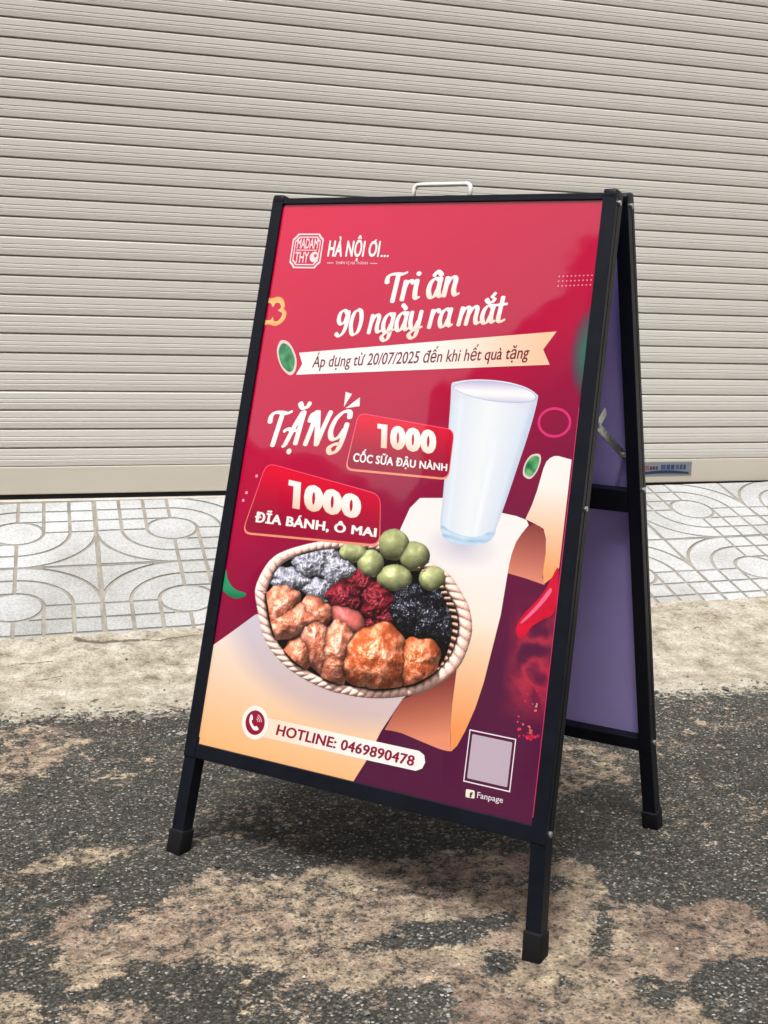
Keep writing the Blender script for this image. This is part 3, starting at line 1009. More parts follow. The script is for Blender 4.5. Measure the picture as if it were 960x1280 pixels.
def shape(name, poly, colfn, layer, parent, grid=9.0, smooth=0):
    if smooth:
        poly = crom(poly, smooth)
    P, fc = fill(poly, grid)
    cols = colfn(P) if callable(colfn) else np.tile(np.array(colfn, float), (len(P), 1))
    return ink_mesh(name, P, orient(P, fc), cols, layer, parent)


def lerp(a, b_, t):
    t = np.clip(np.asarray(t, float), 0, 1)[:, None]
    return np.array(a, float) * (1 - t) + np.array(b_, float) * t


def clampx(poly, lo=-275.5, hi=275.5, vlo=151.5, vhi=996.0):
    return [(min(max(a, lo), hi), min(max(b_, vlo), vhi)) for a, b_ in poly]


def join_polys(parts):
    V, Fc, Cc = [], [], []
    for P, fc, c in parts:
        s = len(V)
        V += [tuple(q) for q in P]
        Fc += [tuple(i + s for i in t) for t in fc]
        Cc.append(np.asarray(c, float))
    return V, Fc, np.concatenate(Cc)


# --- board with its printed ground
def bgcol(P):
    u = (P[:, 0] + 275) / 550
    v = (P[:, 1] - 155) / 840
    d = 0.30 * u + 0.75 * (1 - v)                 # top left bright, bottom right plum
    c = lerp((226, 0, 68), (180, 2, 60), d / 0.55)
    c2 = lerp((186, 2, 62), (84, 24, 62), (d - 0.42) / 0.42)
    t = np.clip((d - 0.42) / 0.1, 0, 1)[:, None]
    c = c * (1 - t) + c2 * t
    m2 = np.clip((u - 0.55) / 0.45, 0, 1) * np.clip((0.80 - v) / 0.45, 0, 1)
    c = c * (1 - 0.35 * m2[:, None]) + np.array((98, 24, 64)) * 0.35 * m2[:, None]
    return c


bx = np.linspace(-282, 282, 60)
by = np.linspace(146, 1003, 90)
GX, GY = np.meshgrid(bx, by)
P = np.stack([GX.ravel(), GY.ravel()], -1)
idx = np.arange(P.shape[0]).reshape(GX.shape)
q = [tuple(t) for t in np.stack([idx[:-1, :-1], idx[:-1, 1:], idx[1:, 1:], idx[1:, :-1]], -1).reshape(-1, 4)]
poster = ink_mesh('poster', P, q, bgcol(P), 0, sign)
poster['label'] = 'glossy red poster offering soy milk and dried fruit'
fbox('front_board', (-0.2822, 0.1458, -0.0105), (0.2822, 1.0032, N0 - 0.0003), M['violet'], PF, bevel=0)

# pale pink printed margin
mg = []
for x0, y0, x1, y1 in ((-274.2, 155.0, 273.4, 156.6), (272.2, 156.6, 273.4, 700.0)):
    mg.append((np.array([(x0, y0), (x1, y0), (x1, y1), (x0, y1)]), [(0, 1, 2, 3)], np.tile((238, 60, 120), (4, 1))))
ink_mesh('border_line', *join_polys(mg), 9, poster)

# --- paper scrolls
def colA(P):
    v = P[:, 1]
    c = lerp((250, 246, 246), (255, 236, 214), (470 - v) / 120)
    t = np.clip((400 - v) / 150, 0, 1)[:, None]
    c = c * (1 - t) + np.array((250, 156, 92)) * t
    # shade printed under the glass
    d = np.hypot((P[:, 0] - 120) / 60, (P[:, 1] - 495) / 30)
    s = np.clip(1 - d, 0, 1)[:, None] * 0.45
    c = c * (1 - s) + np.array((168, 160, 196)) * s
    e = np.clip(1 - np.hypot((P[:, 0] + 30) / 190, (P[:, 1] - 375) / 125), 0, 1)[:, None] * 0.9
    e = np.clip(e * 1.6, 0, 0.32)
    return c * (1 - e) + np.array((188, 178, 206)) * e


def colB(P):
    v = P[:, 1]
    return lerp((252, 248, 244), (250, 170, 110), (590 - v) / 115)


shape('paper_scroll', clampx(ART['sheetB']), colB, 2, poster, 7)
shape('paper_scroll', ART['hole'], lambda P: lerp((150, 70, 66), (240, 150, 126), (532 - P[:, 1]) / 75), 5, poster, 5)
shape('paper_scroll', ART['sheetA'], colA, 4, poster, 7)
shape('paper_scroll', ART['under'], lambda P: lerp((240, 150, 116), (134, 58, 54), 0.05 + (P[:, 1] - 232) / 80 - (P[:, 0] - 90) / 260), 5, poster, 6)


def colC(P):
    t = ((P[:, 1] - 155) / 190) - 0.16 * (P[:, 0] + 275) / 275 * 0
    c = lerp((255, 190, 128), (250, 243, 243), t * 0.95 + 0.0002 * (P[:, 0] + 275))
    d = np.hypot((P[:, 0] + 30) / 215, (P[:, 1] - 372) / 135)
    s = np.clip((1.16 - d) * 1.8, 0, 0.42)[:, None]
    return c * (1 - s) + np.array((170, 158, 196)) * s


shape('paper_scroll', clampx(ART['sheetC']), colC, 6, poster, 8)

# --- chili, smoke and sparks
def smokecol(P):
    n = fbm(P[:, 0] + 9 * np.sin(P[:, 1] / 17), P[:, 1], 34, 5, 4)
    ridge = 1 - np.abs(n - 0.5) * 5.0
    u = (P[:, 0] - 205) / 68
    fade = np.clip(u * 2.2, 0, 1) * np.clip((P[:, 1] - 275) / 55, 0, 1) * np.clip((445 - P[:, 1]) / 50, 0, 1)
    a = np.clip(ridge, 0, 1) * fade
    base = bgcol(P)
    return base * (1 - a[:, None] * 0.72) + np.array((236, 60, 76)) * a[:, None] * 0.72


shape('smoke_print', [(206, 275), (272, 275), (272, 446), (206, 446)], smokecol, 1, poster, 3.0)
sp = []
for k in range(46):
    x, y = 262 - abs(rng.normal(0, 14)), rng.normal(288, 26)
    if rng.random() < 0.35:
        x, y = rng.normal(262, 6), rng.normal(263, 7)
    if not (205 < x < 270 and 262 < y < 345):
        continue
    r = rng.uniform(0.7, 3.4) * (1.2 if y < 275 else 0.8)
    a = np.linspace(0, 2 * math.pi, 8, endpoint=False)
    w = rng.uniform(0.5, 1.2, 8)
    col = [(232, 44, 92), (226, 110, 98), (240, 170, 170), (205, 40, 70)][rng.integers(4)]
    sp.append((np.stack([x + r * w * np.cos(a), y + r * w * np.sin(a)], -1), [tuple(range(8))], np.tile(col, (8, 1))))
ink_mesh('spark_print', *join_polys(sp), 8, poster)
shape('chili_print', clampx(crom(ART['chili'], 4)), lambda P: lerp((236, 22, 62), (196, 12, 46), fbm(P[:, 0], P[:, 1], 16, 8, 2)), 8, poster, 5)
shape('chili_print', crom(ART['chilihi'], 3), (244, 110, 150), 9, poster, 4)
shape('chili_print', clampx(crom(ART['gchili'], 4)), lambda P: lerp((24, 120, 76), (44, 156, 108), (P[:, 1] - 376) / 12), 2, poster, 4)


def glow(P):
    d = np.hypot((P[:, 0] - 285) / 34, (P[:, 1] - 778) / 66)
    a = (np.clip(1.05 - d, 0, 1) ** 0.6)[:, None] * 1.0
    return bgcol(P) * (1 - a) + np.array((16, 150, 110)) * a


shape('green_glow_print', [(248, 706), (275, 706), (275, 850), (248, 850)], glow, 1, poster, 4)


def ring_poly(cx, cy, rx, ry, w, col, n=40, lump=0.0, cut=None):
    a = np.linspace(0, 2 * math.pi, n, endpoint=False)
    k = 1 + lump * np.sin(4 * a + 0.6)
    o = np.stack([cx + rx * k * np.cos(a), cy + ry * k * np.sin(a)], -1)
    i = np.stack([cx + (rx * k - w) * np.cos(a), cy + (ry * k - w) * np.sin(a)], -1)
    P = np.concatenate([o, i])
    if cut is not None:
        P[:, 0] = np.maximum(P[:, 0], cut)
    f = [(j, (j + 1) % n, n + (j + 1) % n, n + j) for j in range(n)]
    return P, f, np.tile(col, (2 * n, 1))


ink_mesh('ring_print', *ring_poly(*ART['ring'][0], 25, 21, 3.6, (226, 52, 122)), 2, poster)
pc = ART['pepper'][0]
out_ = crom([(-24, 20), (-12, 23), (0, 26), (10, 22), (15, 12), (14, 7), (20, 1), (19, -9), (12, -17), (2, -21), (-10, -19), (-24, -17)], 5)
in_ = crom([(-24, 13), (-13, 15), (-8, 9), (-3, 16), (5, 15), (8, 8), (3, 4), (12, 0), (11, -7), (6, -13), (-2, -13), (-5, -7), (-9, -12), (-24, -10)], 5)
pp = []
ring_a = np.array([(max(pc[0] + a_, -275.2), pc[1] + b_) for a_, b_ in out_])
ring_b = np.array([(max(pc[0] + a_, -275.2), pc[1] + b_) for a_, b_ in in_])
k = 60
ra = ring_a[np.linspace(0, len(ring_a) * 11 / 12, k).astype(int)]
rb = ring_b[np.linspace(0, len(ring_b) * 13 / 14, k).astype(int)]
pp.append((np.concatenate([ra, rb]), [(j, k + j, k + j + 1, j + 1) for j in range(k - 1)], np.concatenate([np.tile((250, 176, 96), (k, 1)), np.tile((252, 206, 130), (k, 1))])))
ink_mesh('pepper_print', *join_polys(pp), 2, poster)


def seed(nm):
    poly = ART[nm]
    c = np.mean(poly, 0)
    shape('seed_print', [tuple(c + (np.array(p_) - c) * 1.22) for p_ in crom(poly, 4)], (236, 214, 210), 2, poster, 6)
    shape('seed_print', crom(poly, 4), lambda P: lerp((20, 112, 66), (150, 214, 140), fbm(P[:, 0], P[:, 1], 11, 4, 3) * 1.7 - 0.4), 3, poster, 3)


seed('leafL')
seed('peaR')
dq = ART['dots']


def bil(qd, s, t):
    q0, q1, q2, q3 = (np.array(z_, float) for z_ in qd)      # bl, br, tr, tl
    s = np.asarray(s)[:, None]
    t = np.asarray(t)[:, None]
    return (q0 * (1 - s) + q1 * s) * (1 - t) + (q3 * (1 - s) + q2 * s) * t


dp = []
for i in range(9):
    for j in range(3):
        c = bil(dq, [i / 8], [j / 2])[0]
        dp.append((np.array([(c[0] - 1, c[1] - 1), (c[0] + 1, c[1] - 1), (c[0] + 1, c[1] + 1), (c[0] - 1, c[1] + 1)]), [(0, 1, 2, 3)], np.tile((236, 150, 172), (4, 1))))
for c in ((-244, 560), (-258, 533), (-262, 521)):
    dp.append((np.array([(c[0] - 2, c[1] - 2), (c[0] + 2, c[1] - 2), (c[0] + 2, c[1] + 2), (c[0] - 2, c[1] + 2)]), [(0, 1, 2, 3)], np.tile((240, 176, 190), (4, 1))))
ink_mesh('dot_print', *join_polys(dp), 2, poster)['kind'] = 'stuff'

# --- milk glass
def gcol(P):
    # across position inside the tapering glass
    v = P[:, 1]
    t = (v - 500) / 220
    xl = 86 + (72 - 86) * t
    xr = 166 + (208 - 166) * t
    s = (P[:, 0] - xl) / (xr - xl)
    c = lerp((214, 226, 246), (243, 247, 253), 1.05 - np.abs(s - 0.50) * 1.5)
    edge = np.clip(1 - np.minimum(s, 1 - s) / 0.045, 0, 1)[:, None]
    c = c * (1 - 0.45 * edge) + np.array((178, 196, 228)) * 0.45 * edge
    st = np.clip(1 - np.abs(s - 0.66) * 16, 0, 1) * np.clip((660 - v) / 60, 0, 1)
    st = st + 0.8 * np.clip(1 - np.abs(s - 0.14) * 22, 0, 1)
    c = c + st[:, None] * 10
    neck = np.clip((v - (690 + 12 * np.cos((s - 0.4) * 3))) / 6, 0, 1)[:, None] * 0.30
    return c * (1 - neck) + np.array((226, 214, 238)) * neck


glass = shape('milk_glass_print', crom(ART['glass'], 3), gcol, 8, poster, 3.5)
shape('milk_glass_print', crom(ART['glassbase'], 4), lambda P: lerp((140, 186, 232), (228, 240, 252), 0.75 * fbm(P[:, 0] * 0.6, P[:, 1] * 2.2, 9, 77, 3) + 0.55 * np.abs(np.sin((P[:, 1] - 0.12 * np.abs(P[:, 0] - 125)) * 0.30)) - 0.1), 9, poster, 2)
shape('milk_glass_print', crom(ART['rim_in'], 4), lambda P: lerp((250, 250, 254), (206, 196, 232), np.abs(P[:, 1] - 712 - 0.03 * (P[:, 0] - 140)) / 12 - 0.25), 9, poster, 3)
ro = np.array(crom(ART['rim_in'], 6))
cc = ro.mean(0)
n = len(ro)
P = np.concatenate([cc + (ro - cc) * np.array((1.035, 1.06)), cc + (ro - cc) * np.array((1.012, 0.97))])
ink_mesh('milk_glass_print', P, [(j, n + j, n + (j + 1) % n, (j + 1) % n) for j in range(n)], np.tile((176, 196, 232), (2 * n, 1)), 10, poster)

# --- basket of dried fruit: the picture is worked out on a fine grid, then printed
def ridged(x, y, sc, sd, oc=3):
    t = 0.0
    a = 1.0
    for k in range(oc):
        t = t + a * (1 - np.abs(2 * vnoise(x, y, sc / 2 ** k, sd + k) - 1))
        a *= 0.5
    return t / 1.75


def blur(a, r):
    for ax in (0, 1):
        p_ = np.pad(a, [(r + 1, r) if k == ax else (0, 0) for k in (0, 1)], mode='edge')
        c = np.cumsum(p_, axis=ax)
        a = (np.take(c, range(2 * r + 1, c.shape[ax]), ax) - np.take(c, range(0, c.shape[ax] - 2 * r - 1), ax)) / (2 * r + 1)
    return a


def basket_picture():
    g = 0.75
    U, V = np.meshgrid(np.arange(-219, 160, g), np.arange(262, 512, g))
    ro = np.array(crom(ART['rimout'], 8))
    cen = np.array((-30.0, 378.0))
    th = np.arctan2(ro[:, 1] - cen[1], ro[:, 0] - cen[0])
    rr = np.hypot(ro[:, 0] - cen[0], ro[:, 1] - cen[1])
    ln = np.concatenate([[0], np.cumsum(np.hypot(*np.diff(ro, axis=0).T))])
    o = np.argsort(th)
    T = np.arctan2(V - cen[1], U - cen[0])
    RR = np.interp(T, th[o], rr[o], period=2 * math.pi)
    tt = np.unwrap(th)
    LN = np.interp(np.mod(T - tt.min(), 2 * math.pi) + tt.min(), np.sort(tt), ln[np.argsort(tt)])
    rho = np.hypot(U - cen[0], V - cen[1]) / RR
    H = np.full(U.shape, -26.0) + 8 * np.clip(rho, 0, 1) ** 2
    col = np.empty(U.shape + (3,))
    col[:] = (70, 40, 34)
    gloss = np.zeros(U.shape)
    keep = rho < 0.995
    # woven wall on the far side and right
    side_ = np.clip(1 - np.abs(T - 0.22) / 0.66, 0, 1)
    wall = (rho > 0.90 - 0.085 * np.sqrt(side_)) & (rho <= 0.90) & (side_ > 0)
    H = np.where(wall, 4 + (rho - 0.76) / 0.15 * 22 + 4.0 * np.sin(LN / 11.0 * 2 * math.pi + rho * 24), H)
    stripe = np.sin(LN / 11.0 * 2 * math.pi + rho * 24) > -0.15
    col[wall] = (52, 32, 30)
    col[wall & stripe] = (206, 154, 138)
    # plaited rim
    x = (rho - 0.938) / 0.060
    rim = np.abs(x) < 1
    strand = np.abs(np.sin(LN / 14.0 * math.pi + x * 1.15))
    H = np.where(rim, 5 + 10 * np.sqrt(np.clip(1 - x * x, 0, 1)) + 3.4 * strand ** 0.7 + 0.5 * (vnoise(LN, x * 14, 2.4, 9) - 0.5), H)
    col[rim] = (246, 194, 180)
    gloss = np.where(rim, 0.12, gloss)
    # the fruit
    style = {'o': (134, 138, 96), 'w': (140, 140, 156), 'k': (24, 23, 32), 'j': (112, 30, 42), 'p': (186, 96, 92), 'b': (226, 128, 98), 'g': (222, 106, 62)}
    for fi, (kd, c0, ea, eb) in enumerate(FRUIT):
        k_ = {'o': 1.08, 'g': 1.30, 'b': 1.27, 'p': 1.25}.get(kd, 1.17)
        c0 = (c0[0] - (5 if kd == 'k' else 0), c0[1] - (5 if kd in 'gb' else 0))
        ea, eb = np.array(ea) * k_, np.array(eb) * k_
        det = ea[0] * eb[1] - ea[1] * eb[0]
        dx, dy = U - c0[0], V - c0[1]
        a = (dx * eb[1] - dy * eb[0]) / det
        b_ = (dy * ea[0] - dx * ea[1]) / det
        an = np.arctan2(b_, a)
        lump = {'o': 0.012, 'p': 0.03, 'k': 0.09, 'w': 0.09, 'j': 0.07}.get(kd, 0.06)
        w = 1 + lump * (np.sin(3 * an + fi) + 0.7 * np.sin(5 * an + 2.3 * fi) + 0.5 * np.sin(9 * an + fi * 1.7))
        r = np.hypot(a, b_) / w
        m_ = r < 1
        R0 = 0.5 * (np.hypot(*ea) + np.hypot(*eb))
        z = (8 if kd == 'o' else -8) + R0 * (1.25 if kd in 'bg' else 1.0) * np.sqrt(np.clip(1 - r * r, 0, 1)) + fi * 0.35
        sd = 40 + fi * 11
        base = np.empty(U.shape + (3,))
        base[:] = style[kd]
        gl = np.zeros(U.shape)
        if kd == 'o':
            z = z + 0.5 * fbm(U, V, 6, sd, 3)
            n_ = fbm(U, V, 14, sd + 3, 4)
            base = base * (0.82 + 0.40 * n_)[..., None] + np.clip(n_ - 0.5, 0, 1)[..., None] * 90
            gl += 0.16
        elif kd == 'w':
            n_ = ridged(U, V, 9, sd, 4)
            z = z + 5 * n_
            sp_ = vnoise(U, V, 1.6, sd + 5)
            base = base * (0.45 + 0.75 * n_)[..., None]
            base = base + (np.clip(sp_ - 0.55, 0, 1) * 330 * n_)[..., None]
            gl += 0.15
        elif kd == 'k':
            n_ = ridged(U, V, 8, sd, 4)
            z = z + 5 * n_
            sp_ = vnoise(U, V, 1.3, sd + 5)
            base = base + (np.clip(n_ * sp_ - 0.55, 0, 1) * 520)[..., None] * np.array((0.85, 0.92, 1.0))
            gl += 0.5
        elif kd == 'j':
            n_ = ridged(U + 3 * np.sin(V / 5), V, 9, sd, 4)
            z = z + 7 * n_
            base = base * (0.45 + 0.8 * n_)[..., None]
            gl += 0.35
        elif kd == 'p':
            z = z + 1.2 * fbm(U, V, 9, sd, 3)
            base = base * (0.8 + 0.4 * fbm(U, V, 10, sd + 2, 3))[..., None]
            gl += 0.2
        else:
            n_ = ridged(U, V, 15, sd, 4)
            q_ = fbm(U, V, 9, sd + 7, 4)
            z = z + 4.0 * n_ + 2.2 * q_
            base = base * (0.62 + 0.55 * q_)[..., None]
            fz = vnoise(U, V, 1.8, sd + 9)
            pk = np.clip((q_ - 0.46) * 5 + (fz - 0.5) * 0.9, 0, 1)[..., None]
            base = base * (1 - 0.42 * pk) + np.array((255, 206, 190)) * 0.42 * pk
            gl += 0.55 if kd == 'g' else 0.32
        up_ = m_ & (z > H) & ~((wall | rim | (rho > 0.99)) & (kd != 'o'))
        H = np.where(up_, z, H)
        col[up_] = base[up_]
        gloss = np.where(up_, gl, gloss)
        if kd == 'o':
            keep |= m_
        else:
            H = np.where(m_ & (rho > 0.995), -26.0, H)
    # light of the studio picture: from the upper left
    gy, gx = np.gradient(H, g)
    nl = np.sqrt(gx * gx + gy * gy + 1)
    Lx, Ly, Lz = -0.40, 0.50, 0.77
    lam = np.clip((-gx * Lx - gy * Ly + Lz) / nl, 0, 1)
    hx, hy, hz = -0.21, 0.27, 0.94
    spc = np.clip((-gx * hx - gy * hy + hz) / nl, 0, 1) ** 42
    ao = np.clip(1 - (blur(H, 12) - H) * 0.055, 0.12, 1.12) * np.clip(1 - (blur(H, 4) - H) * 0.10, 0.35, 1.15)
    shd = np.zeros(U.shape)
    for k in range(1, 16):
        st_ = k * 2
        sx_, sy_ = int(round(-Lx / 0.64 * st_)), int(round(-Ly / 0.64 * st_))
        Hs = np.roll(np.roll(H, sy_, 0), sx_, 1)
        shd = np.maximum(shd, np.clip((Hs - H - st_ * g * 1.25) / 5, 0, 1))
    lit = (0.42 + 0.90 * lam * (1 - 0.72 * shd)) * np.clip(ao, 0.1, 1.1)
    c = col * lit[..., None] * 1.06
    c = c + (spc * gloss * (1 - 0.7 * shd) * 235)[..., None]
    c = c + rng.normal(0, 3.0, U.shape)[..., None]
    c = np.clip(c, 6, 254)
    idx = np.full(U.shape, -1)
    fk = keep[:-1, :-1] & keep[:-1, 1:] & keep[1:, 1:] & keep[1:, :-1]
    vk = np.zeros(U.shape, bool)
    for sl in ((slice(None, -1), slice(None, -1)), (slice(None, -1), slice(1, None)), (slice(1, None), slice(1, None)), (slice(1, None), slice(None, -1))):
        vk[sl] |= fk
    idx[vk] = np.arange(vk.sum())
    f = np.stack([idx[:-1, :-1][fk], idx[:-1, 1:][fk], idx[1:, 1:][fk], idx[1:, :-1][fk]], -1)
    P = np.stack([U[vk], V[vk]], -1)
    return ink_mesh('fruit_basket_print', P, f.tolist(), c[vk], 9, poster)


basket_picture()

# --- ribbon and badges
shape('ribbon_print', ART['ribbon'], lambda P: lerp((252, 248, 246), (252, 206, 172), (P[:, 0] - 20) / 190), 8, poster, 12)
shape('spark_print', ART['spark1'], (252, 246, 246), 8, poster, 10)
shape('spark_print', ART['spark2'], (252, 246, 246), 8, poster, 10)


def rounded(qd, r, k=6):
    qd = [np.array(a, float) for a in qd]
    out = []
    for i in range(4):
        p0, p1, p2 = qd[i - 1], qd[i], qd[(i + 1) % 4]
        a = p1 + (p0 - p1) / np.linalg.norm(p0 - p1) * r
        b_ = p1 + (p2 - p1) / np.linalg.norm(p2 - p1) * r
        for t in np.linspace(0, 1, k):
            out.append(tuple((1 - t) ** 2 * a + 2 * t * (1 - t) * p1 + t * t * b_))
    return out


def badge(qd, r, lay):
    c = np.mean(qd, 0)
    lo, hi = min(b_ for _, b_ in qd), max(b_ for _, b_ in qd)
    shape('badge_print', rounded(qd, r), lambda P: lerp((250, 152, 126), (244, 84, 118), (P[:, 1] - lo) / (hi - lo) * 1.6 - 0.2), lay, poster, 12)
    inner = [tuple(np.array(p_) + (np.array((2.0, 3.4)) if i == 0 else np.array((-1.4, 3.2)) if i == 1 else np.array((-1.2, -1.2)) if i == 2 else np.array((1.4, -1.3)))) for i, p_ in enumerate(qd)]
    shape('badge_print', rounded(inner, r - 1.5), lambda P: lerp((160, 14, 56), (236, 0, 50), (P[:, 1] - lo) / (hi - lo) * 1.5 - 0.35), lay + 1, poster, 10)


badge(ART['badge1'], 13, 11)
badge(ART['badge2'], 17, 14)

# --- hotline strip
shape('phone_strip_print', ART['pill'], lambda P: lerp((255, 226, 200), (254, 250, 248), (P[:, 0] + 170) / 150), 9, poster, 10)
pcx, pcy = ART['pillc'][0]


def disc(cx, cy, r, col, n=32):
    a = np.linspace(0, 2 * math.pi, n, endpoint=False)
    return np.stack([cx + r * np.cos(a), cy + r * np.sin(a)], -1), [tuple(range(n))], np.tile(col, (n, 1))


ink_mesh('phone_strip_print', *disc(pcx, pcy, 23.5, (254, 246, 242)), 10, poster)
ink_mesh('phone_strip_print', *disc(pcx, pcy, 17.2, (152, 20, 58)), 11, poster)


# --- lettering
def stroke_poly(pts, w_of_dir, taper=True):
    """ribbon along a polyline with broad nib widths; returns verts, quads"""
    P = np.array(crom(pts, 7, False))
    T = np.gradient(P, axis=0)
    T /= np.maximum(np.hypot(T[:, 0], T[:, 1])[:, None], 1e-9)
    N = np.stack([-T[:, 1], T[:, 0]], -1)
    w = np.array([w_of_dir(t) for t in T])
    for _ in range(3):
        w[1:-1] = (w[:-2] + 2 * w[1:-1] + w[2:]) / 4
    # rounded tips
    A, B_ = P + N * w[:, None] / 2, P - N * w[:, None] / 2
    n_ = len(P)
    V = list(map(tuple, A)) + list(map(tuple, B_))
    F_ = [(n_ + i, n_ + i + 1, i + 1, i) for i in range(n_ - 1)]
    for end, sgn in ((0, -1), (n_ - 1, 1)):
        s = len(V)
        for a in np.linspace(-math.pi / 2, math.pi / 2, 6)[1:-1]:
            V.append(tuple(P[end] + (T[end] * sgn * math.cos(a) * 0.6 + N[end] * math.sin(a)) * w[end] / 2))
        cap = [n_ + end] + list(range(s, s + 4)) + [end]
        F_.append(tuple(cap if sgn > 0 else reversed(cap)))
    return V, F_


GL = {
 'T': (0.365, [[(0.31, 0.70), (0.26, 0.40), (0.20, 0.06), (0.19, 0.0)], [(0.03, 0.50), (0.04, 0.62), (0.12, 0.70), (0.28, 0.705), (0.42, 0.69), (0.53, 0.73)]]),
 'r': (0.29, [[(0.14, 0.50), (0.10, 0.25), (0.06, 0.02)], [(0.10, 0.28), (0.17, 0.44), (0.26, 0.50), (0.32, 0.44)]]),
 'i': (0.21, [[(0.13, 0.50), (0.09, 0.22), (0.10, 0.04), (0.20, 0.06)], [(0.16, 0.665), (0.165, 0.675)]]),
 'a': (0.385, [[(0.32, 0.44), (0.22, 0.50), (0.11, 0.40), (0.06, 0.20), (0.10, 0.03), (0.20, 0.04), (0.28, 0.20)], [(0.35, 0.50), (0.30, 0.22), (0.32, 0.03), (0.41, 0.06)]]),
 'n': (0.40, [[(0.13, 0.50), (0.09, 0.25), (0.05, 0.02)], [(0.09, 0.26), (0.17, 0.43), (0.27, 0.50), (0.32, 0.42), (0.28, 0.18), (0.31, 0.03), (0.41, 0.06)]]),
 'm': (0.62, [[(0.13, 0.50), (0.09, 0.25), (0.05, 0.02)], [(0.09, 0.26), (0.17, 0.43), (0.27, 0.50), (0.32, 0.42), (0.28, 0.2), (0.25, 0.02)], [(0.29, 0.26), (0.38, 0.43), (0.48, 0.50), (0.53, 0.42), (0.50, 0.18), (0.53, 0.03), (0.63, 0.06)]]),
 'g': (0.385, [[(0.32, 0.44), (0.22, 0.50), (0.11, 0.40), (0.06, 0.20), (0.10, 0.03), (0.20, 0.04), (0.28, 0.20)], [(0.35, 0.50), (0.29, 0.10), (0.23, -0.16), (0.12, -0.22), (0.04, -0.13), (0.12, -0.04), (0.28, 0.02), (0.41, 0.07)]]),
 'y': (0.40, [[(0.10, 0.50), (0.07, 0.22), (0.12, 0.04), (0.21, 0.05), (0.29, 0.22)], [(0.36, 0.50), (0.30, 0.10), (0.24, -0.16), (0.13, -0.22), (0.05, -0.13), (0.13, -0.04), (0.29, 0.02), (0.41, 0.07)]]),
 't': (0.29, [[(0.19, 0.70), (0.14, 0.35), (0.11, 0.08), (0.18, 0.02), (0.28, 0.07)], [(0.02, 0.49), (0.15, 0.495), (0.31, 0.50)]]),
 '9': (0.40, [[(0.34, 0.60), (0.25, 0.70), (0.13, 0.64), (0.09, 0.46), (0.15, 0.34), (0.27, 0.38), (0.34, 0.56)], [(0.37, 0.66), (0.35, 0.40), (0.27, 0.12), (0.14, 0.01), (0.04, 0.08)]]),
 '0': (0.42, [[(0.26, 0.69), (0.14, 0.60), (0.07, 0.32), (0.11, 0.06), (0.20, 0.02), (0.31, 0.12), (0.37, 0.40), (0.34, 0.63), (0.26, 0.69)]]),
 'A': (0.53, [[(0.42, 0.70), (0.28, 0.40), (0.14, 0.04), (0.07, -0.02)], [(0.46, 0.72), (0.42, 0.40), (0.38, 0.04)], [(0.05, 0.30), (0.14, 0.35), (0.28, 0.32), (0.42, 0.34)]]),
 'N': (0.53, [[(0.10, 0.52), (0.14, 0.66), (0.24, 0.72)], [(0.24, 0.72), (0.18, 0.40), (0.09, 0.02)], [(0.26, 0.72), (0.31, 0.40), (0.36, 0.02)], [(0.36, 0.02), (0.46, 0.40), (0.56, 0.72)]]),
 'G': (0.52, [[(0.49, 0.60), (0.47, 0.71), (0.34, 0.72), (0.18, 0.56), (0.11, 0.30), (0.18, 0.14), (0.32, 0.18), (0.42, 0.34)], [(0.46, 0.46), (0.42, 0.14), (0.34, -0.10), (0.20, -0.16), (0.14, -0.06), (0.24, 0.02), (0.36, 0.04)]]),
 ' ': (0.15, []),
}
ACC = {
 'circ': [[(0.17, 0.575), (0.27, 0.68), (0.36, 0.575)]],
 'grave': [[(0.20, 0.72), (0.30, 0.60)]],
 'breve_acute': [[(0.14, 0.67), (0.20, 0.585), (0.30, 0.59), (0.36, 0.68)], [(0.27, 0.72), (0.36, 0.83)]],
 'breve_dot': [[(0.33, 0.90), (0.40, 0.81), (0.50, 0.82), (0.56, 0.91)], [(0.26, -0.125), (0.27, -0.12)]],
}


def script_text(name, seq, qd, colfn, layer, thick=0.126, thin=0.052, cap=0.70):
    x = 0.0
    strokes = []
    for ch in seq:
        g, acc = ch if isinstance(ch, tuple) else (ch, None)
        adv, ss = GL[g]
        for s in ss + (ACC[acc] if acc else []):
            strokes.append([(x + a, b_) for a, b_ in s])
        x += adv
    def wd(t):
        ang = math.atan2(t[1], t[0])
        return thin + (thick - thin) * abs(math.sin(ang - 0.35)) ** 1.1
    parts = []
    for i, s in enumerate(strokes):
        if len(s) == 2 and np.hypot(s[1][0] - s[0][0], s[1][1] - s[0][1]) < 0.03:
            a = np.linspace(0, 2 * math.pi, 14, endpoint=False)
            V = [(s[0][0] + 0.062 * math.cos(z), s[0][1] + 0.062 * math.sin(z)) for z in a]
            F_ = [tuple(range(14))]
        else:
            V, F_ = stroke_poly(s, wd)
        V = np.array(V)
        Pm = bil(qd, V[:, 0] / x, V[:, 1] / cap)
        c = colfn(V[:, 0] / x, V[:, 1] / cap)
        parts.append((Pm, F_, c, i))
    Vx, Fx, Cx = [], [], []
    # strokes that cross lie a hair above one another, like overlapping ink
    n0 = N0 + layer * 0.00003
    co = []
    for Pm, F_, c, i in parts:
        s = len(co)
        co += [PF(a / 1000, b_ / 1000, n0 + i * 0.000005) for a, b_ in Pm]
        Fx += [tuple(j + s for j in t) for t in F_]
        Cx.append(c)
    me = bpy.data.meshes.new(name)
    me.from_pydata(co, [], Fx)
    cl = np.ones((len(co), 4), np.float32)
    cl[:, :3] = np.clip(srgb(np.concatenate(Cx)) * INK, 0, 0.9)
    me.attributes.new('ink', 'FLOAT_COLOR', 'POINT').data.foreach_set('color', cl.ravel())
    me.materials.append(M['print'])
    return link(name, me, poster)


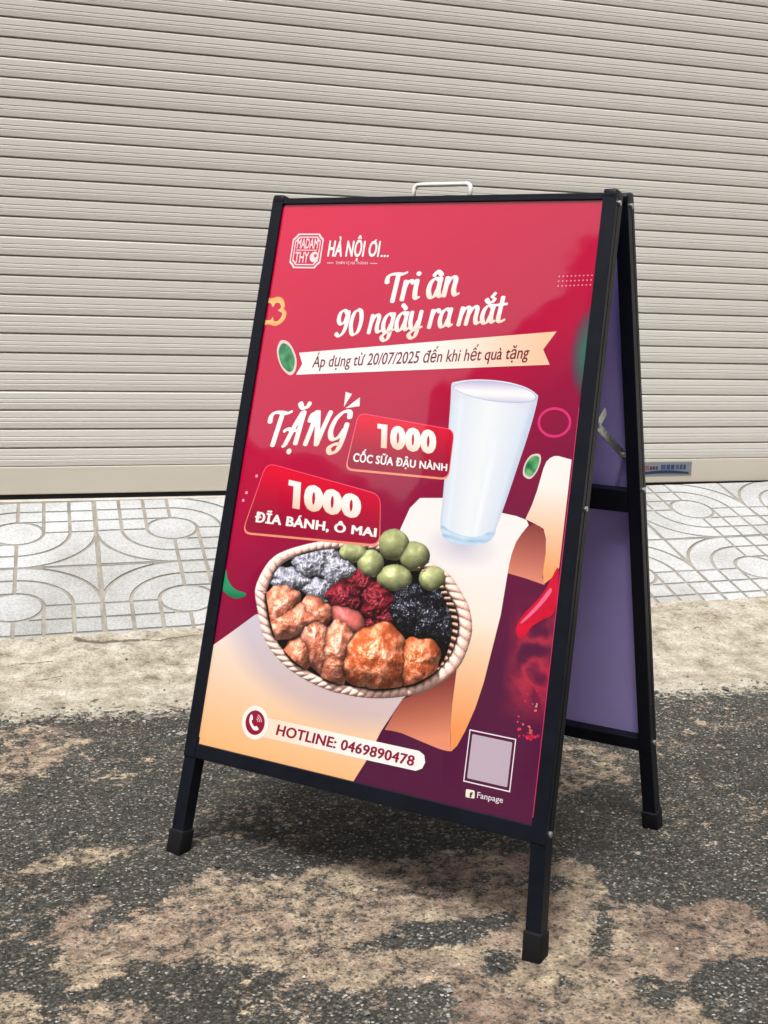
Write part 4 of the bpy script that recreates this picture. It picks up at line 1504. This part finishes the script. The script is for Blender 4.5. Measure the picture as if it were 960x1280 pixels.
def warm(s, t):
    return lerp((254, 250, 250), (252, 214, 186), (0.45 - t) * 1.3 * np.clip(s * 1.4, 0, 1))


script_text('lettering', ['T', 'r', 'i', ' ', ('a', 'circ'), 'n'], ART['t_trian'], warm, 8)
script_text('lettering', ['9', '0', ' ', 'n', 'g', ('a', 'grave'), 'y', ' ', 'r', 'a', ' ', 'm', ('a', 'breve_acute'), 't'], ART['t_90'], warm, 9)
script_text('lettering', ['T', ('A', 'breve_dot'), 'N', 'G'], ART['t_tang'], warm, 9)

_tc = {}


def glyphs(body, bold, shear, space=1.0):
    cu = bpy.data.curves.new('t', 'FONT')
    cu.body = body
    cu.size = 1.0
    cu.offset = bold
    cu.shear = shear
    cu.space_character = space
    cu.resolution_u = 3
    o = bpy.data.objects.new('t', cu)
    C.objects.link(o)
    dg = bpy.context.evaluated_depsgraph_get()
    me = bpy.data.meshes.new_from_object(o.evaluated_get(dg))
    V = np.array([v.co[:2] for v in me.vertices]).reshape(-1, 2)
    F_ = [tuple(p_.vertices) for p_ in me.polygons]
    bpy.data.objects.remove(o)
    bpy.data.curves.remove(cu)
    bpy.data.meshes.remove(me)
    return V, F_


CAPH = {}


def type_text(name, body, qd, col, layer, bold=0.0, shear=0.0, space=1.0, material='print', parent=None, f=PF):
    """typeset line; heavier weights are the outline laid over itself, shifted by the extra stem width"""
    V, F_ = glyphs(body, 0.0, shear, space)
    if 0 not in CAPH:
        h, _ = glyphs('H', 0.0, 0)
        CAPH[0] = (h[:, 1].min(), h[:, 1].max())
    y0, y1 = CAPH[0]
    y0, y1 = y0 - bold * 0.6, y1 + bold * 0.6
    x0, x1 = V[:, 0].min() - bold, V[:, 0].max() + bold
    sh = [(0, 0)]
    if bold > 0:
        k = 12 if bold > 0.02 else 8
        sh += [(bold * math.cos(z), 0.6 * bold * math.sin(z)) for z in np.linspace(0, 2 * math.pi, k, endpoint=False)]
        if bold > 0.05:
            sh += [(0.5 * bold * math.cos(z), 0.3 * bold * math.sin(z)) for z in np.linspace(0, 2 * math.pi, 6, endpoint=False)]
    co, fc, cl = [], [], []
    for i, (dx, dy) in enumerate(sh):
        s = (V[:, 0] + dx - x0) / (x1 - x0)
        t = (V[:, 1] + dy - y0) / (y1 - y0)
        P = bil(qd, s, t)
        c = col(s, t) if callable(col) else np.tile(np.array(col, float), (len(P), 1))
        k = len(co)
        n = N0 + layer * 0.00003 + i * 0.000004
        co += [f(a / 1000, b_ / 1000, n) for a, b_ in P]
        fc += [tuple(j + k for j in q_) for q_ in orient(P, F_)]
        cl.append(c)
    me = bpy.data.meshes.new(name)
    me.from_pydata(co, [], fc)
    cc_ = np.ones((len(co), 4), np.float32)
    cc_[:, :3] = np.clip(srgb(np.concatenate(cl)) * INK, 0, 0.9)
    me.attributes.new('ink', 'FLOAT_COLOR', 'POINT').data.foreach_set('color', cc_.ravel())
    me.materials.append(M[material])
    return link(name, me, parent or poster)


PALE = (254, 250, 250)


def warm2(s, t):
    return lerp((254, 250, 248), (252, 196, 160), (0.55 - t) * 1.5 * np.clip(1.3 - s, 0.25, 1))


def number_1000(qd, layer):
    sub = bil(qd, [0.235, 1.0, 1.0, 0.235], [0, 0, 1, 1])
    type_text('lettering', '000', [tuple(z_) for z_ in sub], lambda s, t: warm2(0.24 + 0.76 * s, t), layer, 0.075, 0.0, 1.12)
    one = [(0.085, 0), (0.185, 0), (0.185, 1), (0.015, 1), (0.015, 0.80), (0.085, 0.80)]
    P = bil(qd, [a_ for a_, _ in one], [b_ for _, b_ in one])
    ink_mesh('lettering', P, [tuple(range(6))], warm2(np.array([a_ for a_, _ in one]), np.array([b_ for _, b_ in one])), layer, poster)


type_text('lettering', 'Áp dụng từ 20/07/2025 đến khi hết quà tặng', ART['t_apdung'], (126, 34, 56), 10, 0.014, 0.22)
number_1000(ART['t_1000a'], 14)
type_text('lettering', 'CỐC SỮA ĐẬU NÀNH', ART['t_coc'], PALE, 14, 0.035, 0, 1.05)
number_1000(ART['t_1000b'], 17)
type_text('lettering', 'ĐĨA BÁNH, Ô MAI', ART['t_dia'], PALE, 17, 0.045, 0, 1.06)
type_text('lettering', 'HOTLINE: 0469890478', ART['t_hot'], (150, 22, 60), 11, 0.034, 0, 1.04)
type_text('lettering', 'Fanpage', ART['t_fan'], (240, 232, 240), 8, 0.006)
type_text('lettering', 'HÀ NỘI OI', ART['t_hanoi'], PALE, 8, 0.034, 0.12, 1.05)
shape('lettering', [(-93.5, 929.5), (-90.6, 930.5), (-88.6, 936.5), (-91.4, 936.5)], PALE, 9, poster, 6)
type_text('lettering', '...', [(-78, 908.9), (-63.5, 908.9), (-63.5, 926), (-78, 926)], PALE, 8, 0.02)
tl = ART['tagline']
type_text('lettering', 'THƠM VỊ HÀ THÀNH', [(-158, 896.4), (-99, 896.8), (-99, 901.2), (-158, 901.0)], (246, 206, 216), 8, 0.006)
ln_ = []
for a, b_ in ((-174, -162), (-95, -82)):
    ln_.append((np.array([(a, 898.0), (b_, 898.0), (b_, 899.2), (a, 899.2)]), [(0, 1, 2, 3)], np.tile((246, 206, 216), (4, 1))))
ink_mesh('logo_print', *join_polys(ln_), 8, poster)

# stamp logo: notched square outlines, name in two rows and a round seal
sx0, sx1, sy0, sy1 = -245.5, -186.5, 889.5, 946.0


def notched(i, r):
    x0, x1, y0, y1 = sx0 + i, sx1 - i, sy0 + i, sy1 - i
    return [(x0 + r, y0), (x1 - r, y0), (x1 - r * 0.55, y0 + r * 0.55), (x1, y0 + r), (x1, y1 - r), (x1 - r * 0.55, y1 - r * 0.55), (x1 - r, y1), (x0 + r, y1), (x0 + r * 0.55, y1 - r * 0.55), (x0, y1 - r), (x0, y0 + r), (x0 + r * 0.55, y0 + r * 0.55)]


lg = []
for i, w in ((0, 2.4), (5.0, 1.8)):
    o_, n_ = np.array(notched(i, 9 - i * 0.4)), np.array(notched(i + w, 9 - i * 0.4))
    k = len(o_)
    lg.append((np.concatenate([o_, n_]), [(j, (j + 1) % k, k + (j + 1) % k, k + j) for j in range(k)], np.tile((250, 226, 232), (2 * k, 1))))
lg.append(disc(-199.5, 908.0, 8.6, (250, 230, 236), 24))
lg.append((np.array([(-236, 918.2), (-196, 918.2), (-196, 919.6), (-236, 919.6)]), [(0, 1, 2, 3)], np.tile((250, 226, 232), (4, 1))))
ink_mesh('logo_print', *join_polys(lg), 8, poster)
ink_mesh('logo_print', *disc(-198.0, 910.0, 3.0, (226, 60, 100), 14), 9, poster)
type_text('logo_print', 'MADAM', [(-236, 921.5), (-196, 921.5), (-196, 938), (-236, 938)], (250, 226, 232), 8, 0.02)
type_text('logo_print', 'THY', [(-236.5, 898.5), (-210, 898.5), (-210, 916), (-236.5, 916)], (250, 226, 232), 8, 0.02)

# phone glyph
ph = crom([(-9, 8), (-6, 10), (-3.5, 4), (-5.5, 1), (-2, -4), (2, -6.5), (5, -5), (10, -8.5), (7.5, -11), (1, -11.5), (-5, -7), (-9.5, 0)], 4)
shape('phone_strip_print', [(pcx - 1.5 + a * 0.95, pcy + 0.5 + b_ * 0.95) for a, b_ in ph], PALE, 12, poster, 5)
wv = []
for r in (4.5, 7.5, 10.5):
    a = np.linspace(0.15, 1.35, 9)
    o_ = np.stack([pcx + 0.5 + (r + 0.6) * np.cos(a), pcy + 1.0 + (r + 0.6) * np.sin(a)], -1)
    i_ = np.stack([pcx + 0.5 + (r - 0.6) * np.cos(a), pcy + 1.0 + (r - 0.6) * np.sin(a)], -1)
    wv.append((np.concatenate([o_, i_]), [(j, j + 1, 9 + j + 1, 9 + j) for j in range(8)], np.tile((246, 200, 210), (18, 1))))
ink_mesh('phone_strip_print', *join_polys(wv), 12, poster)

# pale square in its outline, and the page mark below it
qx0, qx1, qy0, qy1 = 168.0, 237.0, 191.2, 258.2
sq = []
for a, b_, c, d in ((qx0, qy0, qx1, qy0 + 1.5), (qx0, qy1 - 1.5, qx1, qy1), (qx0, qy0 + 1.5, qx0 + 1.5, qy1 - 1.5), (qx1 - 1.5, qy0 + 1.5, qx1, qy1 - 1.5)):
    sq.append((np.array([(a, b_), (c, b_), (c, d), (a, d)]), [(0, 1, 2, 3)], np.tile((244, 236, 242), (4, 1))))
ink_mesh('square_print', *join_polys(sq), 8, poster)
shape('square_print', rounded([(173, 196.5), (232, 196.5), (232, 253), (173, 253)], 2), (196, 178, 194), 8, poster, 20)
fi_ = ART['ficon']
shape('page_mark_print', rounded(fi_, 2.2), (246, 240, 220), 8, poster, 10)
type_text('page_mark_print', 'f', [(179.2, 173.4), (184.6, 173.4), (184.6, 180.4), (179.2, 180.4)], (92, 40, 74), 9, 0.05)

# ------------------------------------------------------------------ maker's plate on the shutter's bottom bar
def PS(u, v, n):
    return (u, -0.0052 - n - 0.0045, v + zoff)


plate = box('maker_plate', (1.715, -0.0066, 0.0475 + zoff), (1.9150, -0.0045, 0.0925 + zoff), M['plate'], shutter, bevel=0.0006)


def sink(name, P, fc, cols, layer):
    return ink_mesh(name, P, fc, cols, layer, plate, 'sticker', lambda u, v, n: (u, -0.0070 - layer * 0.0002, v + zoff))


a = np.linspace(1725, 1905, 20)
top = 58.0 + 6.5 * np.sin((a - 1725) / 180 * math.pi)
bot = 51.5 + 2.5 * np.sin((a - 1725) / 180 * math.pi)
sink('plate_print', np.concatenate([np.stack([a, bot], -1), np.stack([a, top], -1)]), [(j, j + 1, 20 + j + 1, 20 + j) for j in range(19)], np.tile((44, 58, 92), (40, 1)), 1)
rc = []
for x0, x1, y0, y1, c in ((1733, 1757, 67, 80, (150, 84, 96)), (1760, 1768, 67, 78, (70, 60, 78)), (1770, 1779, 67, 78, (78, 66, 80)), (1781, 1789, 67, 78, (70, 66, 88)),
                          (1800, 1818, 67, 83, (70, 86, 120)), (1821, 1834, 67, 83, (58, 74, 112)), (1837, 1850, 67, 83, (52, 68, 108)), (1855, 1867, 67, 83, (78, 92, 122)), (1870, 1880, 67, 83, (62, 78, 114)), (1883, 1893, 67, 83, (62, 78, 114))):
    rc.append((np.array([(x0, y0), (x1, y0), (x1, y1), (x0, y1)]), [(0, 1, 2, 3)], np.tile(c, (4, 1))))
sink('plate_print', *join_polys(rc), 1)

# ------------------------------------------------------------------ loose grit on the street
def build_grit():
    V, Fc, cols = [], [], []
    n = 9000
    X = rng.uniform(-0.4, 1.5, n)
    Y = rng.uniform(-2.65, -0.83, n)
    keep = (Y < -1.15 - 0.1 * X) | (rng.random(n) < 0.12)
    X, Y = X[keep], Y[keep]
    Z = z_ground(X, Y)
    k = 420
    xe = rng.uniform(-0.35, 1.5, k)
    ye = -1.205 - 0.10 * (xe + 0.1) + rng.normal(0, 0.05, k)
    X, Y = np.concatenate([X, xe]), np.concatenate([Y, ye])
    Z = z_ground(X, Y)
    big = len(X) - k
    oc = np.array([(1, 0, 0), (-1, 0, 0), (0, 1, 0), (0, -1, 0), (0, 0, 1), (0, 0, -1)], float)
    fc = [(0, 2, 4), (2, 1, 4), (1, 3, 4), (3, 0, 4), (2, 0, 5), (1, 2, 5), (3, 1, 5), (0, 3, 5)]
    for ci, (x, y, z) in enumerate(zip(X, Y, Z)):
        r = 0.0011 * math.exp(abs(rng.normal(0, 0.55)))
        r = min(r * 0.9, 0.0052)
        if ci >= big:
            r = min(r * 1.9, 0.0085)
        s = oc * r * rng.uniform(0.55, 1.35, (6, 1)) * np.array((1.15, 1.15, 0.7))
        a = rng.uniform(0, 6.28)
        c, sn = math.cos(a), math.sin(a)
        s = np.stack([s[:, 0] * c - s[:, 1] * sn, s[:, 0] * sn + s[:, 1] * c, s[:, 2]], -1) + np.array((x, y, z + r * 0.35))
        k = len(V)
        V += [tuple(v) for v in s]
        Fc += [tuple(i + k for i in t) for t in fc]
        g = float(np.clip(abs(rng.normal(0.13, 0.13)), 0.04, 0.70))
        cols += [(g, g * 0.96, g * 0.88, 1)] * 6
    me = bpy.data.meshes.new('grit')
    me.from_pydata(V, [], Fc)
    me.attributes.new('ink', 'FLOAT_COLOR', 'POINT').data.foreach_set('color', np.array(cols, np.float32).ravel())
    m = bpy.data.materials.new('grit_stone')
    m.use_nodes = True
    a = m.node_tree.nodes.new('ShaderNodeAttribute')
    a.attribute_name = 'ink'
    b = m.node_tree.nodes['Principled BSDF']
    m.node_tree.links.new(a.outputs['Color'], b.inputs['Base Color'])
    b.inputs['Roughness'].default_value = 0.8
    me.materials.append(m)
    o = link('grit', me)
    o['kind'] = 'stuff'
    tag(o, 'small pale stone chips scattered over the worn street', 'grit')


build_grit()
